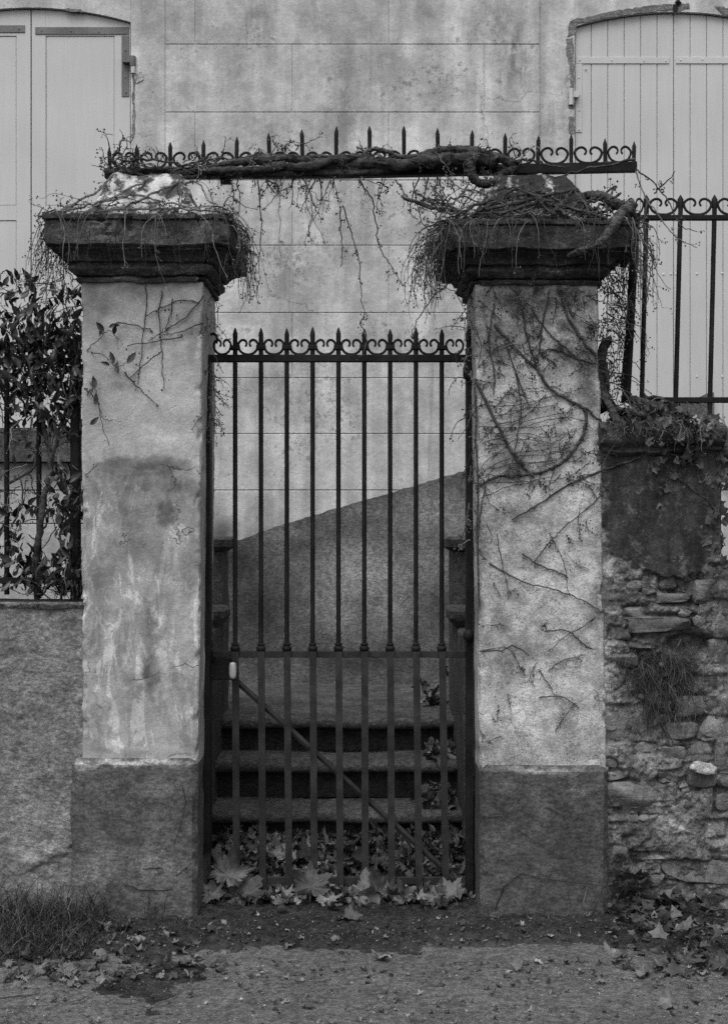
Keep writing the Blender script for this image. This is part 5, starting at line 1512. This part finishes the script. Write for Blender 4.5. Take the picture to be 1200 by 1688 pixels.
# ================================================================== SHRUB ON THE LEFT FENCE
sh = thing('evergreen_shrub', 'dark evergreen climber with oval leaves tangled through the left fence', 'shrub', (X(65, .2), .2, Z(990, .2)))
for pts, a, b in [([(64, 990, .22), (60, 930, .2), (66, 870, .17), (78, 800, .16), (84, 760, .18), (72, 700, .2), (60, 640, .16), (45, 560, .2), (60, 480, .2)], .016, .006), ([(84, 770, .18), (100, 700, .2), (120, 640, .15), (130, 580, .1), (135, 540, .1)], .008, .004),
                  ([(66, 870, .17), (74, 840, .17), (80, 855, .17), (70, 880, .17)], .005, .004), ([(10, 800, .2), (60, 760, .2), (20, 690, .2), (0, 640, .2)], .006, .004), ([(100, 990, .2), (110, 940, .18), (100, 880, .17), (115, 830, .18), (100, 780, .18)], .006, .004),
                  ([(0, 620, .2), (50, 640, .18), (80, 690, .18), (130, 720, .14)], .006, .003), ([(20, 870, .2), (40, 820, .18), (30, 780, .18)], .004, .003)]:
    q = MB(); p = smooth_path(pts, .2, 7, .003, rv); q.tube(p, a, n=7, rs=gnarly(p, a, b, rv, .12)); part('stem', q, M['creeper'], sh, 60)
for j in range(260):
    px, py = rl.uniform(-60, 150), rl.choice([rl.uniform(450, 730), rl.uniform(450, 730), rl.uniform(720, 990)]); s = at(px, py, rl.uniform(.08, .3))
    p = grow(s, (rl.uniform(-1, 1), rl.uniform(-.4, .3), rl.uniform(-.8, 1)), rl.uniform(.06, .2), rl, .05, .3, 8)
    q = MB(); q.tube(p, .0025, .0012, 4, False); dress(q, p, rl, .0013, 3, .04, 1, .1, .003); part('twig', q, M['twig'], sh)
for pts in [[(128, 590, .1), (145, 575, .0), (162, 560, -.035), (180, 545, -.035), (196, 560, -.035)], [(130, 560, .1), (150, 580, .0), (170, 585, -.035), (192, 604, -.035), (208, 598, -.035)], [(132, 610, .1), (148, 628, .0), (160, 650, -.035), (166, 690, -.035), (181, 734, -.035)],
            [(140, 640, .0), (160, 660, -.035), (172, 690, -.035), (186, 692, -.035)], [(130, 790, .1), (142, 782, .0), (152, 775, -.035), (162, 764, -.035)]]:
    q = MB(); p = smooth_path(pts, .0, 6, .002, rv); q.tube(p, .0024, .0012, 5); dress(q, p, rv, .0012, 5, .03, 1, .1, .003); part('twig', q, M['creeper'], sh)
LS = []; FRONT = []
for i in range(1450):
    u = rl.random()
    if u < .56: px, py = rl.gauss(60, 60), rl.gauss(595, 72)
    elif u < .7: px, py = rl.gauss(108, 22), rl.uniform(540, 730)
    elif u < .82: px, py = rl.gauss(110, 13), rl.uniform(770, 990)
    elif u < .9: px, py = rl.gauss(20, 24), rl.uniform(840, 975)
    else: px, py = rl.uniform(40, 135), rl.uniform(930, 990)
    if py < 455 + abs(px - 30) * .25 or px > 160 or px < -90: continue
    if py > 985: continue
    LS.append((at(px, py, rl.uniform(.06, .34)), rl.uniform(11, 28)))
for k in [(172, 548, 22), (180, 540, 20), (165, 556, 20), (188, 552, 20), (190, 600, 26), (210, 600, 26), (196, 616, 24), (182, 602, 18), (158, 640, 22), (160, 668, 22), (145, 655, 20), (150, 700, 20)]: FRONT.append((at(k[0], k[1], -.035), k[2]))
for i, (p, sz) in enumerate(reversed(LS)):
    rot = (rl.uniform(.7, 2.5), rl.uniform(-1., 1.), rl.uniform(-3.1, 3.1))
    if i < 288: link('leaf', ovals[i % 5], None, sh, None, p, rot, sz * .00235)
for i, (p, sz) in enumerate(FRONT): link('leaf', ovals[i % 5], None, sh, None, p, (R(90) + rl.uniform(-.5, .5), rl.uniform(-1.4, 1.4), rl.uniform(-.3, .3)), sz * .00225)
rest = [(ovals[i % 5], p, (rl.uniform(.7, 2.5), rl.uniform(-1., 1.), rl.uniform(-3.1, 3.1)), sz * .00235) for i, (p, sz) in enumerate(LS[:max(0, len(LS) - 288)])]
if rest: scatter_mesh('foliage', rest, M['green'], sh)

# dead leaves and stems lying on the right coping
dl = thing('dead_climber', 'mat of dead climber stems and shrivelled leaves lying on the rubble wall coping', 'climber', (X(1090), .05, Z(700)))
for pts, a in [([(1000, 672, .1), (1040, 680, .05), (1080, 692, .02), (1120, 700, .02)], .014), ([(1040, 660, .15), (1075, 668, .1), (1100, 690, .05)], .018), ([(1030, 690, .0), (1060, 712, -.02), (1090, 715, -.03)], .004), ([(1060, 655, .2), (1100, 662, .15), (1140, 690, .1)], .009)]:
    q = MB(); p = smooth_path(pts, 0, 6, .003, rv); q.tube(p, a, a * .7, 7); part('stem', q, M['bark'], dl, 60)
for i in range(110):
    px = rl.gauss(1090, 40); px = min(1180, max(1015, px)); py = rl.uniform(668, 712) if px < 1130 else rl.uniform(680, 720); Y = rl.uniform(-.03, .3)
    link('leaf', rl.choice(ivys), None, dl, None, at(px, py, Y), (rl.uniform(.2, 2), rl.uniform(-1, 1), rl.uniform(0, 6)), rl.uniform(.025, .05))
for i in range(70):      # dead leaves and stems trailing over the front of the coping
    px = rl.gauss(1120, 30) if i < 45 else rl.uniform(1000, 1190); py = rl.uniform(700, 775) if i < 45 else rl.uniform(694, 712)
    link('leaf', rl.choice(ivys + curled[:2]), None, dl, None, at(px, py, -.075 if py < 738 else -.03), (rl.uniform(.9, 2), rl.uniform(-1, 1), rl.uniform(0, 6)), rl.uniform(.016, .038))
for i in range(45):
    s = at(rl.uniform(1000, 1190), rl.uniform(690, 702), -.06); p = grow(s, (rl.uniform(-1, 1), -.5, rl.uniform(-.5, .4)), rl.uniform(.05, .16), rl, .3, .3, 8)
    q = MB(); q.tube(p, .002, .001, 4, False); dress(q, p, rl, .0013, 3, .03, 1, .1, .003); part('twig', q, M['twig'], dl)
for i in range(40):
    s = at(rl.uniform(1010, 1150), rl.uniform(655, 705), rl.uniform(-.02, .25)); p = grow(s, (rl.uniform(-1, 1), -.3, rl.uniform(-.3, .5)), rl.uniform(.06, .16), rl, .2, .3, 7)
    q = MB(); q.tube(p, .0025, .001, 4, False); part('twig', q, M['twig'], dl)

# ivy: on the wall end at the right and at the foot of the rubble wall


def ivy(label, pts_fn, n, size, stems):
    t = thing('ivy', label, 'ivy', tuple(at(*stems[0][0])))
    for pts in stems:
        q = MB(); p = smooth_path(pts, 0, 6, .003, rv); q.tube(p, .003, .002, 5); part('stem', q, M['creeper'], t)
    for i in range(n):
        p, rot, s = pts_fn(i); link('leaf', ivys[i % 4], None, t, None, p, rot, s)


def foot(i):
    px, py = rl.gauss(1110, 60), rl.uniform(1478, 1590)
    px = max(1012, px); y = min(2250 * 1.5 / (max(py, 1500) - HOR) + CAMY, .02); x = X(px, y)
    return Vector((x, y, gz(x, y) + rl.uniform(.01, .07))), (rl.uniform(-.1, .9), rl.uniform(-.5, .5), rl.uniform(-3, 3)), rl.uniform(.022, .05)


def wallivy(i):
    px, py = (rl.gauss(1178, 18), rl.uniform(740, 950)) if i < 50 else (rl.uniform(1075, 1190), 760 + abs(rl.gauss(0, 40)) + rl.uniform(0, 40))
    return at(px, py, rl.uniform(-.0, .03)), (rl.uniform(1.1, 1.9), rl.uniform(-.6, .6), rl.uniform(2.2, 4.0)), rl.uniform(.025, .05)


def foot2(i):
    px, py = rl.uniform(1008, 1070), rl.uniform(1440, 1510)
    return at(px, py, rl.uniform(-.06, .02)), (rl.uniform(.5, 1.5), rl.uniform(-.5, .5), rl.uniform(2, 4.4)), rl.uniform(.022, .045)


ivy('dark ivy with dry leaves sprawling over the ground below the rubble wall', foot, 130, .04, [[(1010, 1500, -.03), (1060, 1510, -.1), (1120, 1530, -.2), (1180, 1540, -.25)]])
ivy('small ivy clump climbing the corner between right plinth and rubble wall', foot2, 45, .04, [[(1012, 1510, -.02), (1020, 1470, .0), (1040, 1445, .01)]])
ivy('dark ivy trailing over the wall end under the right coping', wallivy, 90, .04, [[(1075, 748, .0), (1120, 790, .0), (1170, 830, .0), (1195, 900, .0)], [(1180, 745, 0), (1186, 800, 0), (1182, 880, 0)]])


# ================================================================== GRASS


def blades(n, fn, r, wid=.0028):
    V = []; Fc = []
    for i in range(n):
        p, d, L = fn(r); q = grow(p, d, L, r, .24, .17, 6); a = r.uniform(0, 6.3); s = Vector((math.cos(a), math.sin(a) * .4, 0))
        o = len(V)
        for k, v in enumerate(q):
            w_ = wid * (1 - (k / 6) ** 2 * .92); V += [v - s * w_, v + s * w_]
        Fc += [(o + 2 * k, o + 2 * k + 1, o + 2 * k + 3, o + 2 * k + 2) for k in range(6)]
    me = bpy.data.meshes.new('grass'); me.from_pydata([tuple(v) for v in V], [], Fc); me.validate(); me.update()
    me.polygons.foreach_set('use_smooth', [True] * len(me.polygons))
    return me


def clump_l(r):
    x = X(min(165, r.gauss(55, 65)), -.15); y = r.uniform(-.5, .0)
    return (x, y, gz(x, y) - .01), (r.gauss(0, .5), r.gauss(-.25, .4), 1), r.uniform(.05, .2) * (1.2 if y > -.25 else .8)


rg = random.Random(4)
o = link('grass', blades(3600, clump_l, rg, .0019), M['grass'], None, 'stuff'); tag(o, 'shaggy clump of dark grass at the foot of the left wall', 'grass')


def tuft(px, py, Y, sx, sz_, L, up):
    def f(r):
        p = at(px + r.gauss(0, sx), py + r.gauss(0, sz_), Y + r.uniform(-.01, .03)); return p, (r.gauss(0, .9), -.8, r.gauss(up, .6)), r.uniform(.4, 1.2) * L
    return f


for (px, py, Y, sx, sz_, L, up, n, lab) in [(1085, 1105, .03, 38, 22, .085, -.3, 1500, 'dark tuft of fine grass growing from the hole in the rubble wall'), (1092, 1158, .02, 30, 20, .08, -.4, 1000, 'lower dark grass tuft hanging from the rubble wall'),
                                            (1035, 1412, .03, 18, 14, .07, -.2, 260, 'small grass tuft in the corner beside the right plinth'), (1065, 1252, .03, 16, 6, .035, .2, 90, 'tiny grass tuft under a ledge of rubble'),
                                            (1115, 1403, .03, 30, 4, .03, .2, 110, 'thin grass seam along the rubble joint')]:
    o = link('grass_tuft', blades(n, tuft(px, py, Y, sx, sz_, L, up), rg, .0011), M['grass'], None, 'stuff'); tag(o, lab, 'grass')


def scatter_g(r):
    x = r.choice([r.uniform(X(170), X(330)), r.uniform(X(800), X(1000)), r.uniform(X(200), X(330)), r.uniform(X(1010), X(1190))]); y = r.uniform(-.45, -.05)
    return (x, y, gz(x, y) - .005), (r.gauss(0, .6), r.gauss(-.2, .5), 1), r.uniform(.02, .07)


o = link('grass', blades(420, scatter_g, rg, .0018), M['grass'], None, 'stuff'); tag(o, 'thin short grass sprouting along the pillar feet', 'grass')


def wisps(px, py):
    def f(r):
        p = at(px + r.gauss(0, 6), py, -.07); p.z = gz(p.x, p.y) ; return p, (r.gauss(.1, .35), -.1, 1), r.uniform(.08, .17)
    return f


for px, lab in ((158, 'few tall grass wisps against the left plinth edge'), (245, 'small grass sprout before the middle of the left plinth'), (968, 'small weed with upright blades before the right plinth')):
    o = link('grass_tuft', blades(9 if px < 900 else 12, wisps(px, 1500), rg, .0026), M['grass'], None, 'stuff'); tag(o, lab, 'grass')
